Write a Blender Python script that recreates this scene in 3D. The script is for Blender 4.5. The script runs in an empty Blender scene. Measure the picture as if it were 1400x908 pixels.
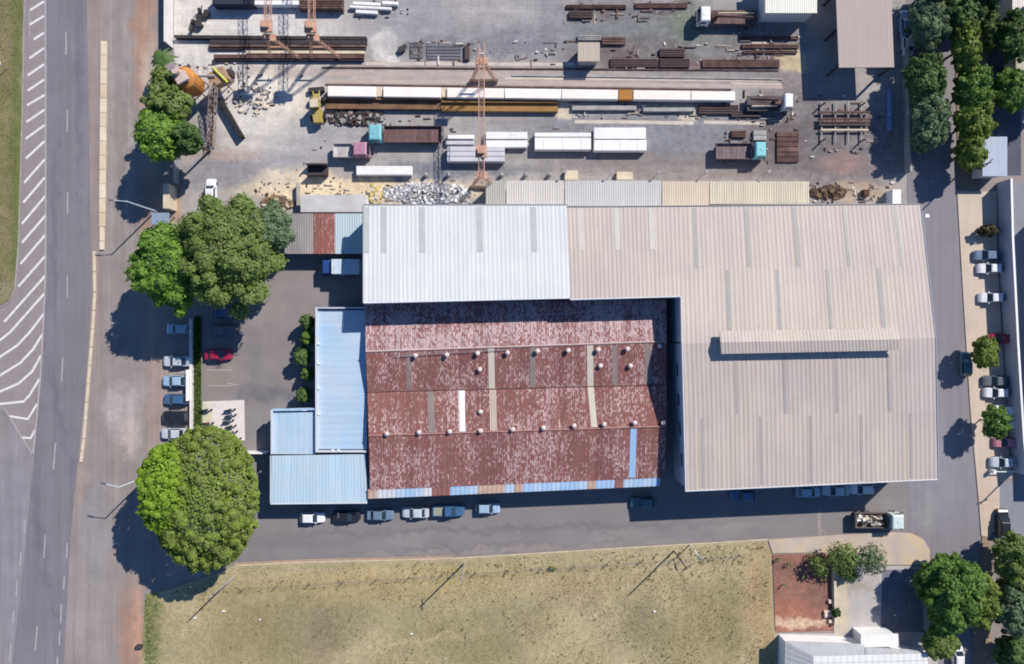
import bpy, bmesh, math, random
import numpy as np
R = math.radians
random.seed(7)
scene = bpy.context.scene
# ------------------------------------------------------------------ camera, sky, sun, exposure
CAMH, FPX, CX, CY = 110.0, 935.0, 700.0, 454.0      # drone height (m), focal length and centre in photo pixels
SUN_EL, SUN_AZ = 40.0, 45.5                          # sun in the north-east, shadows fall to the south-west
cam = bpy.data.cameras.new('camera'); camo = bpy.data.objects.new('camera', cam)
scene.collection.objects.link(camo); camo.location = (0, 0, CAMH)
cam.sensor_width = 36; cam.lens = 36 * FPX / 1400; cam.clip_start = 1; cam.clip_end = 6000
scene.camera = camo
world = bpy.data.worlds.new('World'); scene.world = world; world.use_nodes = True
wn = world.node_tree; wn.nodes.clear()
sky = wn.nodes.new('ShaderNodeTexSky'); sky.sky_type = 'NISHITA'; sky.sun_disc = False
sky.sun_elevation = R(SUN_EL); sky.sun_rotation = R(SUN_AZ); sky.altitude = 600; sky.air_density = 1.0; sky.dust_density = 0.0; sky.ozone_density = 8.0
bg = wn.nodes.new('ShaderNodeBackground'); bg.inputs[1].default_value = 0.1
wo = wn.nodes.new('ShaderNodeOutputWorld')
wn.links.new(sky.outputs[0], bg.inputs[0]); wn.links.new(bg.outputs[0], wo.inputs[0])
sl = bpy.data.lights.new('sun', 'SUN'); sl.energy = 4.7; sl.angle = R(0.5); sl.color = (1.0, 0.93, 0.84)
so = bpy.data.objects.new('sun', sl); scene.collection.objects.link(so)
so.rotation_euler = (R(90 - SUN_EL), 0, R(180 - SUN_AZ)); so.location = (60, 60, 90)
scene.view_settings.view_transform = 'Standard'; scene.view_settings.look = 'None'
scene.view_settings.exposure = 0.32; scene.view_settings.gamma = 1.0
scene.render.engine = 'CYCLES'
scene.cycles.filter_width = 1.9
scene.render.resolution_x = 1024; scene.render.resolution_y = 664

# ------------------------------------------------------------------ helpers
COL = scene.collection
def W(u, v, h=0.0):
    k = (CAMH - h) / FPX
    return ((u - CX) * k, (CY - v) * k, h)
def lin(c):
    c = c / 255.0
    return c / 12.92 if c <= 0.04045 else ((c + 0.055) / 1.055) ** 2.4
def C(r, g, b, k=1.2):                 # colour seen in sunlight -> surface colour
    return (lin(r) / k, lin(g) / k, lin(b) / k, 1.0)
WL = {}
def tag(o, label=None, cat=None, group=None, kind=None):
    if label: o['label'] = label
    if cat: o['category'] = cat
    if group: o['group'] = group
    if kind: o['kind'] = kind
    return o
def thing(name, label, cat, loc=(0, 0, 0), rz=0.0, group=None):
    o = bpy.data.objects.new(name, None); COL.objects.link(o); o.empty_display_size = 0.3
    o.location = loc; o.rotation_euler = (0, 0, rz)
    WL[o.name] = tuple(loc)
    return tag(o, label, cat, group)
def link(name, me, parent=None, loc=(0, 0, 0), rz=0.0):
    o = bpy.data.objects.new(name, me); COL.objects.link(o); o.location = loc; o.rotation_euler = (0, 0, rz)
    if parent is not None:
        o.parent = parent
    WL[o.name] = WL.get(parent.name, (0, 0, 0)) if parent is not None else (0, 0, 0)
    return o
class MB:
    def __init__(s): s.v = []; s.f = []
    def add(s, vs, fs):
        n = len(s.v); s.v += [tuple(p) for p in vs]; s.f += [tuple(n + i for i in f) for f in fs]; return s
    def box(s, c, size, rz=0.0, taper=1.0):
        hx, hy, hz = size[0] / 2, size[1] / 2, size[2] / 2
        ca, sa = math.cos(rz), math.sin(rz); vs = []
        for z, k in ((-hz, 1.0), (hz, taper)):
            for x, y in ((-hx, -hy), (hx, -hy), (hx, hy), (-hx, hy)):
                x *= k; y *= k
                vs.append((c[0] + x * ca - y * sa, c[1] + x * sa + y * ca, c[2] + z))
        return s.add(vs, [(3, 2, 1, 0), (4, 5, 6, 7), (0, 1, 5, 4), (1, 2, 6, 5), (2, 3, 7, 6), (3, 0, 4, 7)])
    def prism(s, poly, z0, z1):
        a = sum(poly[i][0] * poly[(i + 1) % len(poly)][1] - poly[(i + 1) % len(poly)][0] * poly[i][1] for i in range(len(poly)))
        if a < 0: poly = poly[::-1]
        n = len(poly)
        zt = lambda p: z1 if len(p) < 3 or z1 is not None else p[2]
        vs = [(p[0], p[1], z0) for p in poly] + [(p[0], p[1], zt(p)) for p in poly]
        return s.add(vs, [tuple(range(n - 1, -1, -1)), tuple(range(n, 2 * n))] + [(i, (i + 1) % n, n + (i + 1) % n, n + i) for i in range(n)])
    def tube(s, p, q, r, r2=None, n=8, cap=True):
        r2 = r if r2 is None else r2
        p = np.array(p, float); q = np.array(q, float); d = q - p; L = np.linalg.norm(d)
        if L < 1e-6: return s
        d /= L; a = np.array((0, 0, 1.0)) if abs(d[2]) < 0.9 else np.array((1.0, 0, 0))
        x = np.cross(d, a); x /= np.linalg.norm(x); y = np.cross(d, x)
        vs = []
        for c, rr in ((p, r), (q, r2)):
            for i in range(n):
                t = 2 * math.pi * i / n
                vs.append(tuple(c + rr * (math.cos(t) * x + math.sin(t) * y)))
        fs = [(i, n + i, n + (i + 1) % n, (i + 1) % n) for i in range(n)]
        if cap: fs += [tuple(range(n)), tuple(range(2 * n - 1, n - 1, -1))]
        return s.add(vs, fs)
    def bar(s, p, q, w, h=None):
        return s.tube(p, q, w * 0.71, n=4)
    def slab(s, top, t):               # closed slab under a list of top points
        n = len(top)
        a = sum(top[i][0] * top[(i + 1) % n][1] - top[(i + 1) % n][0] * top[i][1] for i in range(n))
        if a < 0: top = top[::-1]
        vs = list(top) + [(p[0], p[1], p[2] - t) for p in top]
        return s.add(vs, [tuple(range(n)), tuple(range(2 * n - 1, n - 1, -1))] + [(n + i, n + (i + 1) % n, (i + 1) % n, i) for i in range(n)])
    def lathe(s, c, prof, n=12):
        vs = []
        for r, z in prof:
            for i in range(n):
                t = 2 * math.pi * i / n; vs.append((c[0] + r * math.cos(t), c[1] + r * math.sin(t), c[2] + z))
        m = len(prof)
        fs = [(j * n + i, j * n + (i + 1) % n, (j + 1) * n + (i + 1) % n, (j + 1) * n + i) for j in range(m - 1) for i in range(n)]
        fs += [tuple(range(n - 1, -1, -1)), tuple(range((m - 1) * n, m * n))]
        return s.add(vs, fs)
    def loft(s, secs):
        n = len(secs[0]); vs = [p for q in secs for p in q]; m = len(secs)
        fs = [(j * n + i, (j + 1) * n + i, (j + 1) * n + (i + 1) % n, j * n + (i + 1) % n) for j in range(m - 1) for i in range(n)]
        fs += [tuple(range(n)), tuple(range(m * n - 1, (m - 1) * n - 1, -1))]
        return s.add(vs, fs)
    def mesh(s, name, mat, off=(0, 0, 0), smooth=False, fix=False):
        me = bpy.data.meshes.new(name)
        me.from_pydata([(a - off[0], b - off[1], c - off[2]) for a, b, c in s.v], [], s.f)
        if fix:
            bm = bmesh.new(); bm.from_mesh(me); bmesh.ops.recalc_face_normals(bm, faces=bm.faces); bm.to_mesh(me); bm.free()
        if smooth:
            me.polygons.foreach_set('use_smooth', [True] * len(me.polygons))
        me.materials.append(mat)
        return me
    def build(s, name, mat, parent=None, local=False, smooth=False, fix=True):
        off = (0, 0, 0) if (local or parent is None) else WL.get(parent.name, (0, 0, 0))
        return link(name, s.mesh(name, mat, off, smooth, fix), parent)
def solo(name, mb, mat, loc, label, cat, group=None, kind=None, smooth=False):   # a thing that is one mesh
    o = link(name, mb.mesh(name, mat, loc, smooth, True)); o.location = loc; WL[o.name] = tuple(loc)
    return tag(o, label, cat, group, kind)
def structure(name, mb, mat):
    return tag(mb.build(name, mat), kind='structure')

# ------------------------------------------------------------------ materials
MATS = {}
def newmat(name):
    m = bpy.data.materials.new(name); m.use_nodes = True; nt = m.node_tree
    return m, nt, nt.nodes['Principled BSDF']
def N(nt, t, **kw):
    n = nt.nodes.new(t)
    for k, v in kw.items(): setattr(n, k, v)
    return n
def noise(nt, vec, scale, detail=4, rough=0.6, out=0):
    n = N(nt, 'ShaderNodeTexNoise'); n.inputs['Scale'].default_value = scale; n.inputs['Detail'].default_value = detail; n.inputs['Roughness'].default_value = rough
    if vec is not None: nt.links.new(vec, n.inputs['Vector'])
    return n.outputs[out]
def rng(nt, val, a, b, c, d, smooth=False):
    n = N(nt, 'ShaderNodeMapRange'); n.interpolation_type = 'SMOOTHSTEP' if smooth else 'LINEAR'; n.clamp = True
    nt.links.new(val, n.inputs[0])
    for i, x in enumerate((a, b, c, d)): n.inputs[i + 1].default_value = x
    return n.outputs[0]
def mixc(nt, fac, a, b, mode='MIX'):
    n = N(nt, 'ShaderNodeMix'); n.data_type = 'RGBA'; n.blend_type = mode
    for sock, x in ((n.inputs[0], fac), (n.inputs[6], a), (n.inputs[7], b)):
        if isinstance(x, (int, float)): sock.default_value = x
        elif isinstance(x, tuple): sock.default_value = x
        else: nt.links.new(x, sock)
    return n.outputs[2]
def mapping(nt, vec, loc=(0, 0, 0), rot=(0, 0, 0), scale=(1, 1, 1), vt='POINT'):
    n = N(nt, 'ShaderNodeMapping'); n.vector_type = vt
    n.inputs['Location'].default_value = loc; n.inputs['Rotation'].default_value = rot; n.inputs['Scale'].default_value = scale
    nt.links.new(vec, n.inputs['Vector']); return n.outputs[0]
def scalecol(nt, col, fac):            # brightness of col times fac
    n = N(nt, 'ShaderNodeVectorMath', operation='SCALE')
    if isinstance(col, tuple): n.inputs[0].default_value = col[:3]
    else: nt.links.new(col, n.inputs[0])
    nt.links.new(fac, n.inputs['Scale']); return n.outputs[0]
def surf(name, col, var=0.12, scale=0.6, fine=0.10, fscale=6.0, rough=0.85, streaks=(), patches=(), rand=0.0, metal=0.0, bump=0.0, tint=None, spec=0.3):
    """mottled surface; streaks = (scale_x, scale_y, amount); patches = worn or stained areas (u,v,ru,rv,rot,colour,strength,softness) on the ground"""
    if name in MATS: return MATS[name]
    m, nt, b = newmat(name)
    tc = N(nt, 'ShaderNodeTexCoord'); geo = N(nt, 'ShaderNodeNewGeometry'); pos = geo.outputs['Position']
    c = col
    if tint: c = mixc(nt, rng(nt, noise(nt, pos, tint[1], 3), 0.38, 0.62, 0, tint[2]), c, tint[0])
    if patches:
        wrp = N(nt, 'ShaderNodeVectorMath', operation='MULTIPLY_ADD')
        sub = N(nt, 'ShaderNodeVectorMath', operation='SUBTRACT'); nt.links.new(noise(nt, pos, 0.35, 5, 0.65, 1), sub.inputs[0]); sub.inputs[1].default_value = (0.5, 0.5, 0.5)
        nt.links.new(sub.outputs[0], wrp.inputs[0]); wrp.inputs[1].default_value = (5, 5, 0); nt.links.new(pos, wrp.inputs[2])
        brk = rng(nt, noise(nt, pos, 0.9, 6, 0.7), 0.3, 0.62, 0.45, 1.0)
        for (u, v, ru, rv, rot, pc, st, sf) in patches:
            x, y, _ = W(u, v); k = CAMH / FPX
            mp = mapping(nt, wrp.outputs[0], (x, y, 0), (0, 0, R(rot)), (ru * k, rv * k, 1), 'TEXTURE')
            le = N(nt, 'ShaderNodeVectorMath', operation='LENGTH')
            fl = N(nt, 'ShaderNodeVectorMath', operation='MULTIPLY'); nt.links.new(mp, fl.inputs[0]); fl.inputs[1].default_value = (1, 1, 0)
            nt.links.new(fl.outputs[0], le.inputs[0])
            fac = rng(nt, le.outputs['Value'], 1 + sf, 1 - sf, 0, st, True)
            mu = N(nt, 'ShaderNodeMath', operation='MULTIPLY'); nt.links.new(fac, mu.inputs[0]); nt.links.new(brk, mu.inputs[1])
            c = mixc(nt, mu.outputs[0], c, pc)
    f = rng(nt, noise(nt, pos, scale, 5), 0.25, 0.75, 1 - var, 1 + var)
    c = scalecol(nt, c, f)
    if fine: c = scalecol(nt, c, rng(nt, noise(nt, pos, fscale, 3, 0.7), 0.25, 0.75, 1 - fine, 1 + fine))
    for (sx, sy, amt) in streaks:
        c = scalecol(nt, c, rng(nt, noise(nt, mapping(nt, pos, scale=(sx, sy, 1)), 1.0, 4, 0.6), 0.25, 0.75, 1 - amt, 1 + amt))
    if rand:
        oi = N(nt, 'ShaderNodeObjectInfo'); c = scalecol(nt, c, rng(nt, oi.outputs['Random'], 0, 1, 1 - rand, 1 + rand))
    if isinstance(c, tuple): b.inputs['Base Color'].default_value = c
    else: nt.links.new(c, b.inputs['Base Color'])
    b.inputs['Roughness'].default_value = rough; b.inputs['Metallic'].default_value = metal
    b.inputs['Specular IOR Level'].default_value = spec
    if bump:
        bp = N(nt, 'ShaderNodeBump'); bp.inputs['Strength'].default_value = bump; bp.inputs['Distance'].default_value = 0.1
        nt.links.new(noise(nt, pos, 3.0, 5, 0.7), bp.inputs['Height']); nt.links.new(bp.outputs[0], b.inputs['Normal'])
    MATS[name] = m; return m
def paint(name, col, rough=0.3, coat=0.5):
    if name in MATS: return MATS[name]
    m, nt, b = newmat(name)
    geo = N(nt, 'ShaderNodeNewGeometry')
    c = scalecol(nt, col, rng(nt, noise(nt, geo.outputs['Position'], 2.5, 4), 0.3, 0.7, 0.86, 1.06))
    nt.links.new(c, b.inputs['Base Color']); b.inputs['Roughness'].default_value = rough; b.inputs['Coat Weight'].default_value = coat; b.inputs['Coat Roughness'].default_value = 0.12
    MATS[name] = m; return m
def leafmat(name, c1, c2, c3):
    m, nt, b = newmat(name)
    geo = N(nt, 'ShaderNodeNewGeometry')
    f = geo.outputs['Random Per Island']
    c = mixc(nt, f, c1, c2)
    c = mixc(nt, rng(nt, noise(nt, geo.outputs['Position'], 0.55, 3), 0.42, 0.62, 0, 0.8), c, c3)
    nt.links.new(c, b.inputs['Base Color']); b.inputs['Roughness'].default_value = 0.6; b.inputs['Specular IOR Level'].default_value = 0.25
    tr = N(nt, 'ShaderNodeBsdfTranslucent'); nt.links.new(c, tr.inputs[0])
    mx = N(nt, 'ShaderNodeMixShader'); mx.inputs[0].default_value = 0.3
    nt.links.new(b.outputs[0], mx.inputs[1]); nt.links.new(tr.outputs[0], mx.inputs[2])
    nt.links.new(mx.outputs[0], nt.nodes['Material Output'].inputs[0])
    return m
# plain surfaces
GLASS = paint('dark_glass', (0.02, 0.03, 0.04, 1), 0.06, 0.0); GLASS.node_tree.nodes['Principled BSDF'].inputs['Specular IOR Level'].default_value = 0.9
RUBBER = surf('rubber', (0.02, 0.02, 0.02, 1), rough=0.9)
STEEL = surf('steel', (0.30, 0.31, 0.33, 1), rough=0.45, metal=0.6)
DARKST = surf('dark_steel', (0.045, 0.04, 0.042, 1), var=0.4, scale=1.5, rough=0.7, rand=0.25)
RUSTST = surf('rusty_steel', C(112, 88, 84), var=0.25, scale=1.2, rough=0.85, rand=0.2, tint=(C(80, 58, 52), 0.7, 0.8))
WHITEC = surf('white_concrete', C(248, 248, 248), var=0.05, scale=0.7, rough=0.8, rand=0.04, tint=(C(232, 230, 226), 0.5, 0.6))
CREAMC = surf('cream_concrete', C(222, 208, 186), var=0.09, rough=0.85, tint=(C(205, 190, 165), 0.7, 0.7))
GREYC = surf('grey_concrete', C(176, 174, 172), var=0.12, rough=0.9, tint=(C(150, 148, 146), 0.8, 0.8))
WHITEP = surf('white_paint', (0.78, 0.78, 0.77, 1), var=0.05, rough=0.6)
MARK = surf('road_paint', C(226, 222, 222), var=0.18, scale=1.5, fine=0.25, fscale=9, rough=0.8)
MARKW = surf('worn_road_paint', C(176, 170, 172), var=0.15, scale=1.5, fine=0.2, fscale=9, rough=0.85)
WOODP = surf('weathered_wood', C(120, 104, 92), var=0.2, scale=3, rough=0.9)
ORANGE = surf('faded_orange_paint', C(208, 168, 146), var=0.12, scale=1.0, rough=0.8, tint=(C(182, 138, 118), 1.2, 0.6))
REDL = paint('tail_red', (0.35, 0.01, 0.01, 1)); LAMPW = paint('headlamp_glass', (0.7, 0.7, 0.72, 1), 0.1)
BARK = surf('bark', C(104, 84, 66), var=0.3, scale=3, rough=0.95)

# ================================================================== GROUND, ROADS, LOTS
def poly(pts, h=0.0): return [W(u, v, h)[:2] for u, v in pts]
def sheet(name, pts, z, mat):
    p = poly(pts); mb = MB(); mb.slab([(x, y, z) for x, y in p], z + 0.35 if z > 0.03 else 0.0015)
    return structure(name, mb, mat)
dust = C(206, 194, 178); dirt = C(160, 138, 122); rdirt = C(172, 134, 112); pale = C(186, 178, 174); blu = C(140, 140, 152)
gm = surf('ground_dusty_asphalt', C(149, 140, 136), var=0.14, scale=0.25, fine=0.09, fscale=4, streaks=((0.7, 0.035, 0.12), (2.2, 0.05, 0.10)), patches=[
    (196, 40, 14, 110, 0, rdirt, 0.9, 0.5), (205, 120, 10, 80, 0, dust, 0.5, 0.6), (205, 330, 14, 120, 0, rdirt, 0.6, 0.6), (213, 520, 14, 120, 0, C(168, 146, 136), 0.8, 0.5),
    (165, 560, 22, 34, 0, pale, 0.8, 0.5), (178, 600, 12, 24, 0, C(190, 174, 166), 0.9, 0.4), (190, 560, 8, 60, 0, pale, 0.4, 0.5), (130, 190, 9, 330, 0, C(156, 138, 132), 0.7, 0.5),
    (178, 870, 16, 70, 0, rdirt, 0.9, 0.6), (192, 860, 8, 60, 0, C(206, 160, 132), 0.7, 0.5), (120, 840, 30, 100, 0, C(160, 152, 152), 0.5, 0.6),
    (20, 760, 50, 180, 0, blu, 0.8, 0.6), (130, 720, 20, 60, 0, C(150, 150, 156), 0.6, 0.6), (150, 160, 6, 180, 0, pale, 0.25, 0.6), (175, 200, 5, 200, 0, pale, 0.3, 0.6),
    (110, 660, 10, 30, 0, C(170, 150, 138), 0.7, 0.6), (250, 270, 30, 40, 0, C(190, 160, 132), 0.7, 0.5)])
g = MB(); g.add([(-2500, -2500, 0), (2500, -2500, 0), (2500, 2500, 0), (-2500, 2500, 0)], [(0, 1, 2, 3)]); structure('ground', g, gm)
# main road
asph = surf('road_asphalt', C(128, 125, 131), var=0.09, scale=0.18, fine=0.09, fscale=4, streaks=((1.3, 0.02, 0.10), (0.45, 0.02, 0.09), (2.6, 0.3, 0.05)), rough=0.9, patches=[(75, 300, 5, 120, 0, C(112, 110, 120), 0.7, 0.6), (108, 150, 4, 180, 0, C(114, 112, 122), 0.7, 0.6), (80, 560, 5, 90, 12, C(112, 111, 121), 0.7, 0.6), (60, 760, 6, 110, 9, C(114, 113, 122), 0.7, 0.6), (100, 60, 8, 20, 0, C(140, 136, 142), 0.6, 0.6)])
lane_l = [(61, -220), (62, 0), (63, 150), (64, 300), (63, 380), (61, 440), (56, 520), (51, 580), (45, 640), (38, 710), (30, 790), (21, 870), (8, 990), (-8, 1120)]
lane_r = [(118, -220), (119, 0), (121, 150), (124, 330), (124, 400), (121, 470), (115, 550), (108, 620), (101, 680), (96, 740), (93, 800), (89, 870), (84, 990), (76, 1120)]
sheet('main_road', lane_l + lane_r[::-1], 0.004, asph)
hat = surf('hatched_asphalt', C(150, 141, 141), var=0.08, scale=0.4, fine=0.08, fscale=5, streaks=((1.3, 0.03, 0.06),))
sheet('hatched_island', [(33, -220), (34, 0), (31, 150), (26, 330), (21, 395), (14, 412), (-10, 420), (-20, 560), (8, 562), (45, 624)] + [(51, 578), (56, 518), (61, 440), (63, 380), (64, 300), (63, 150), (62, 0), (61, -220)], 0.0045, hat)
def strip(name, pts, w, z, mat, parent=None):
    mb = MB(); P = [np.array(W(u, v)[:2]) for u, v in pts]; L = []; Rr = []
    for i, p in enumerate(P):
        d = P[min(i + 1, len(P) - 1)] - P[max(i - 1, 0)]; d = d / np.linalg.norm(d); n = np.array((-d[1], d[0]))
        L.append(p + n * w / 2); Rr.append(p - n * w / 2)
    for i in range(len(P) - 1):
        mb.add([(*L[i], z), (*Rr[i], z), (*Rr[i + 1], z), (*L[i + 1], z)], [(0, 1, 2, 3)])
    return mb, mat, z
def marking(name, pts, w, mat=MARK, z=0.0095):
    mb, _, _ = strip(name, pts, w, z, mat); return structure(name, mb, mat)
STR = [[(41, 14), (60, 2)], [(40, 34), (60, 22)], [(46, 54), (60, 45)], [(40, 80), (60, 66)], [(38, 103), (60, 88)], [(38, 124), (60, 109)], [(37, 144), (61, 130)],
       [(36, 167), (61, 150)], [(35, 190), (61, 171)], [(35, 217), (61, 193)], [(33, 250), (61, 218)], [(32, 277), (61, 243)], [(30, 306), (62, 268)], [(30, 332), (62, 295)], [(28, 361), (62, 321)],
       [(25, 392), (62, 350)], [(6, 440), (62, 377)], [(-6, 470), (14, 454), (61, 401)], [(-6, 492), (24, 472), (40, 455), (60, 429)], [(-6, 517), (28, 496), (45, 478), (58, 457)],
       [(-6, 538), (26, 524), (44, 508), (56, 486)], [(-6, 553), (32, 549), (40, 541), (54, 518)], [(13, 569), (38, 573), (51, 552)], [(29, 598), (42, 599), (48, 588)]]
for q in STR: marking('hatch_stripe', q, 0.36)
marking('edge_line', [(61.5, -200), (62, 0), (62.5, 150), (62.5, 300), (62, 380), (59, 450), (55, 518), (50, 575), (45, 622)], 0.22, MARKW, 0.0105)
marking('edge_line', [(41, 12), (40, 34), (41, 52)], 0.12, MARKW, 0.0105)
marking('edge_line', [(6, 558), (25, 590), (45, 622)], 0.2, MARKW, 0.0105)
for q in [[(90, -60), (90, -30)], [(90, 44), (90.5, 75)], [(92, 150), (92, 180)], [(92.5, 263), (92.5, 293)], [(92, 377), (92, 407)], [(86, 490), (84, 522)], [(76, 606), (73, 642)], [(62, 731), (60, 763)], [(51, 856), (48, 890)],
          [(34, 712), (33, 730)], [(29, 755), (27, 774)], [(24, 794), (22, 815)], [(19, 835), (18, 852)], [(15, 880), (13, 906)], [(92, 742), (91, 764)], [(88, 788), (87, 806)], [(84, 826), (83, 852)], [(82, 863), (81, 882)], [(79, 898), (77, 920)]]:
    marking('lane_dash', q, 0.2, MARKW)
# grass verge with its kerb
verge = surf('verge_grass', C(140, 132, 98), var=0.14, scale=0.35, fine=0.18, fscale=5, tint=(C(110, 112, 66), 0.3, 0.8), bump=0.6, streaks=((1.0, 0.1, 0.08),), patches=[
    (24, 190, 8, 230, 0, C(104, 114, 62), 0.9, 0.6), (10, 395, 16, 16, 0, C(150, 142, 118), 0.9, 0.5), (6, 60, 12, 60, 0, C(140, 128, 100), 0.6, 0.6)])
sheet('grass_verge', [(-160, -220), (32, -220), (33, 0), (30, 150), (25, 330), (20, 395), (13, 410), (2, 417), (-160, 424)], 0.10, verge)
mb, _, _ = strip('k', [(33, -220), (34, 0), (31, 150), (26, 330), (21, 395), (14, 412), (3, 419), (-60, 424)], 0.18, 0.115, GREYC); structure('kerb', mb, GREYC)
# raised separator of pale kerb blocks, one by one
sep = thing('road_separator', 'long raised cream concrete divider strip beside the main road lanes', 'divider', W(143, 200))
y = 57
hb = random.Random(3)
while y < 342:
    L = 19.5; y1 = min(y + L, 342); xa = 142.5 - (y - 57) * 0.009
    w2 = 1.15 if y < 300 else 0.85
    (x0, y0, _), (x1, yy1, _) = W(xa - 3.4 * w2, y), W(xa + 3.4 * w2, y1 - 0.5)
    MB().prism([(x0, yy1), (x1, yy1), (x1, y0), (x0, y0)], 0, 0.24 + hb.uniform(-0.02, 0.02)).build('kerb_block', surf('separator_concrete_%d' % hb.randint(0, 2), [C(222, 206, 182), C(214, 194, 168), C(226, 212, 190)][hb.randint(0, 2)], var=0.12, rough=0.9, rand=0.06), sep)
    y = y1
lk = thing('low_kerb', 'thin low pale kerb line between main road and service lane', 'kerb', W(120, 500))
kp = [(129, 344), (130, 400), (127, 450), (123, 500), (119, 550), (115, 600), (111, 632)]
for a, b in zip(kp, kp[1:]):
    for t in range(2):
        p = [a[0] + (b[0] - a[0]) * t / 2, a[1] + (b[1] - a[1]) * t / 2]; q = [a[0] + (b[0] - a[0]) * (t + 0.97) / 2, a[1] + (b[1] - a[1]) * (t + 0.97) / 2]
        mb, _, _ = strip('k', [p, q], 0.42, 0.16, CREAMC); v = mb.v; mb2 = MB().slab(v, 0.16); mb2.build('kerb_block', CREAMC, lk)
# service lane wheel-worn strips
for (pts, w) in [([(152, -100), (153, 200), (152, 340)], 0.10), ([(205, 60), (200, 200)], 0.12)]:
    marking('faded_line', pts, w, surf('faded_line_paint', C(170, 160, 156), var=0.2, rough=0.9), 0.004)
# works yard
cream = C(228, 216, 198); grey = C(158, 158, 162); slate = C(124, 128, 138); rustg = C(118, 92, 88)
yard = surf('yard_hardstanding', C(167, 162, 160), var=0.18, scale=0.3, fine=0.16, fscale=2.2, streaks=((0.06, 0.9, 0.10), (0.25, 0.9, 0.09), (1.2, 0.12, 0.06)), rough=0.95, patches=[
    (330, 50, 130, 80, 0, C(226, 222, 218), 0.95, 0.5), (270, 30, 50, 40, 0, C(216, 210, 202), 0.9, 0.5), (370, 150, 60, 70, -20, C(234, 224, 208), 0.95, 0.45), (330, 160, 30, 40, 0, C(206, 206, 208), 0.6, 0.5),
    (320, 235, 80, 26, 0, C(140, 138, 144), 0.95, 0.4), (310, 212, 60, 10, 0, C(190, 168, 156), 0.7, 0.5), (395, 205, 40, 40, 0, C(156, 156, 166), 0.7, 0.6), (480, 180, 60, 30, 0, C(172, 172, 176), 0.7, 0.6),
    (500, 262, 170, 17, 0, C(226, 206, 172), 1.0, 0.25), (400, 250, 60, 20, 0, C(230, 214, 186), 0.9, 0.4), (527, 62, 18, 24, 0, C(232, 226, 216), 1.0, 0.35), (560, 30, 60, 40, 0, C(150, 150, 158), 0.7, 0.6),
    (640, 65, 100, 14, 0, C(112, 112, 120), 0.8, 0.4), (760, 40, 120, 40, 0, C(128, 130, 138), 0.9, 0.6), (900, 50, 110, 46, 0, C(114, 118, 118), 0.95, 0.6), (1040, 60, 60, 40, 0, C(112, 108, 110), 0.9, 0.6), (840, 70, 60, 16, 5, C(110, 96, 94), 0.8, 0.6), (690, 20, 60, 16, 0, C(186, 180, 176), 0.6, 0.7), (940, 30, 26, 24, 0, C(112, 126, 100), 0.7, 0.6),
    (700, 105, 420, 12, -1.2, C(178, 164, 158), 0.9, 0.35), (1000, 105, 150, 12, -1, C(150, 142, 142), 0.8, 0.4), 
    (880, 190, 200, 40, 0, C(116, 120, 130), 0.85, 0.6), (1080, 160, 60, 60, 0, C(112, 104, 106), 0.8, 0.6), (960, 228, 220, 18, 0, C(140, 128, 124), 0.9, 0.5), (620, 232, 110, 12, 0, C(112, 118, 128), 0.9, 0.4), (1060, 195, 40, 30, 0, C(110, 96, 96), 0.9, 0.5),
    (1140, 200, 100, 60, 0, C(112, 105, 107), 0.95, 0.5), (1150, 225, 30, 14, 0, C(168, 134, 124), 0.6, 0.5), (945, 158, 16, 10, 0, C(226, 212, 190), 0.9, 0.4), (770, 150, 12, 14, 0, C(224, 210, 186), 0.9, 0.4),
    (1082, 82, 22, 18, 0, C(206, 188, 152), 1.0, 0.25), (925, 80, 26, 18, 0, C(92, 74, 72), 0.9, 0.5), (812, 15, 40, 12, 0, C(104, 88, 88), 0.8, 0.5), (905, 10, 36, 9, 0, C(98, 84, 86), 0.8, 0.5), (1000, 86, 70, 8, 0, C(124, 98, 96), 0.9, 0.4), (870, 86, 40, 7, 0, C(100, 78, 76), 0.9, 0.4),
    (1170, 263, 55, 14, 0, C(180, 158, 134), 0.9, 0.4), (460, 210, 60, 8, 0, C(176, 172, 170), 0.4, 0.6), (700, 215, 60, 14, 0, C(168, 160, 154), 0.5, 0.6)])
sheet('works_yard', [(238, -220), (1240, -220), (1236, 70), (1238, 160), (1240, 285), (1110, 285), (664, 285), (497, 300), (385, 300), (262, 300), (247, 292), (247, 208), (238, 130)], 0.008, yard)
rsm = surf('rail_strip_concrete', C(206, 194, 182), var=0.2, scale=0.5, fine=0.15, streaks=((0.4, 2.0, 0.12),), rough=0.95); rsd = surf('rail_strip_dusty', C(184, 170, 162), var=0.16, scale=0.4, fine=0.12, rough=0.95)
for pts, w, m_ in [([(690, 107), (880, 108.5), (1064, 110.5)], 0.35, rsm), ([(444, 111), (700, 113), (1000, 118), (1070, 119)], 0.55, rsd), ([(440, 101), (690, 101.5)], 0.7, rsd), ([(500, 87), (785, 88)], 0.5, rsm), ([(786, 166.5), (870, 167), (948, 168.5)], 0.55, rsm), ([(962, 167), (1048, 169)], 0.5, rsm), ([(1000, 114), (1068, 115)], 0.3, rsm)]:
    marking('rail_strip', pts, w, m_, 0.0125)
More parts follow.
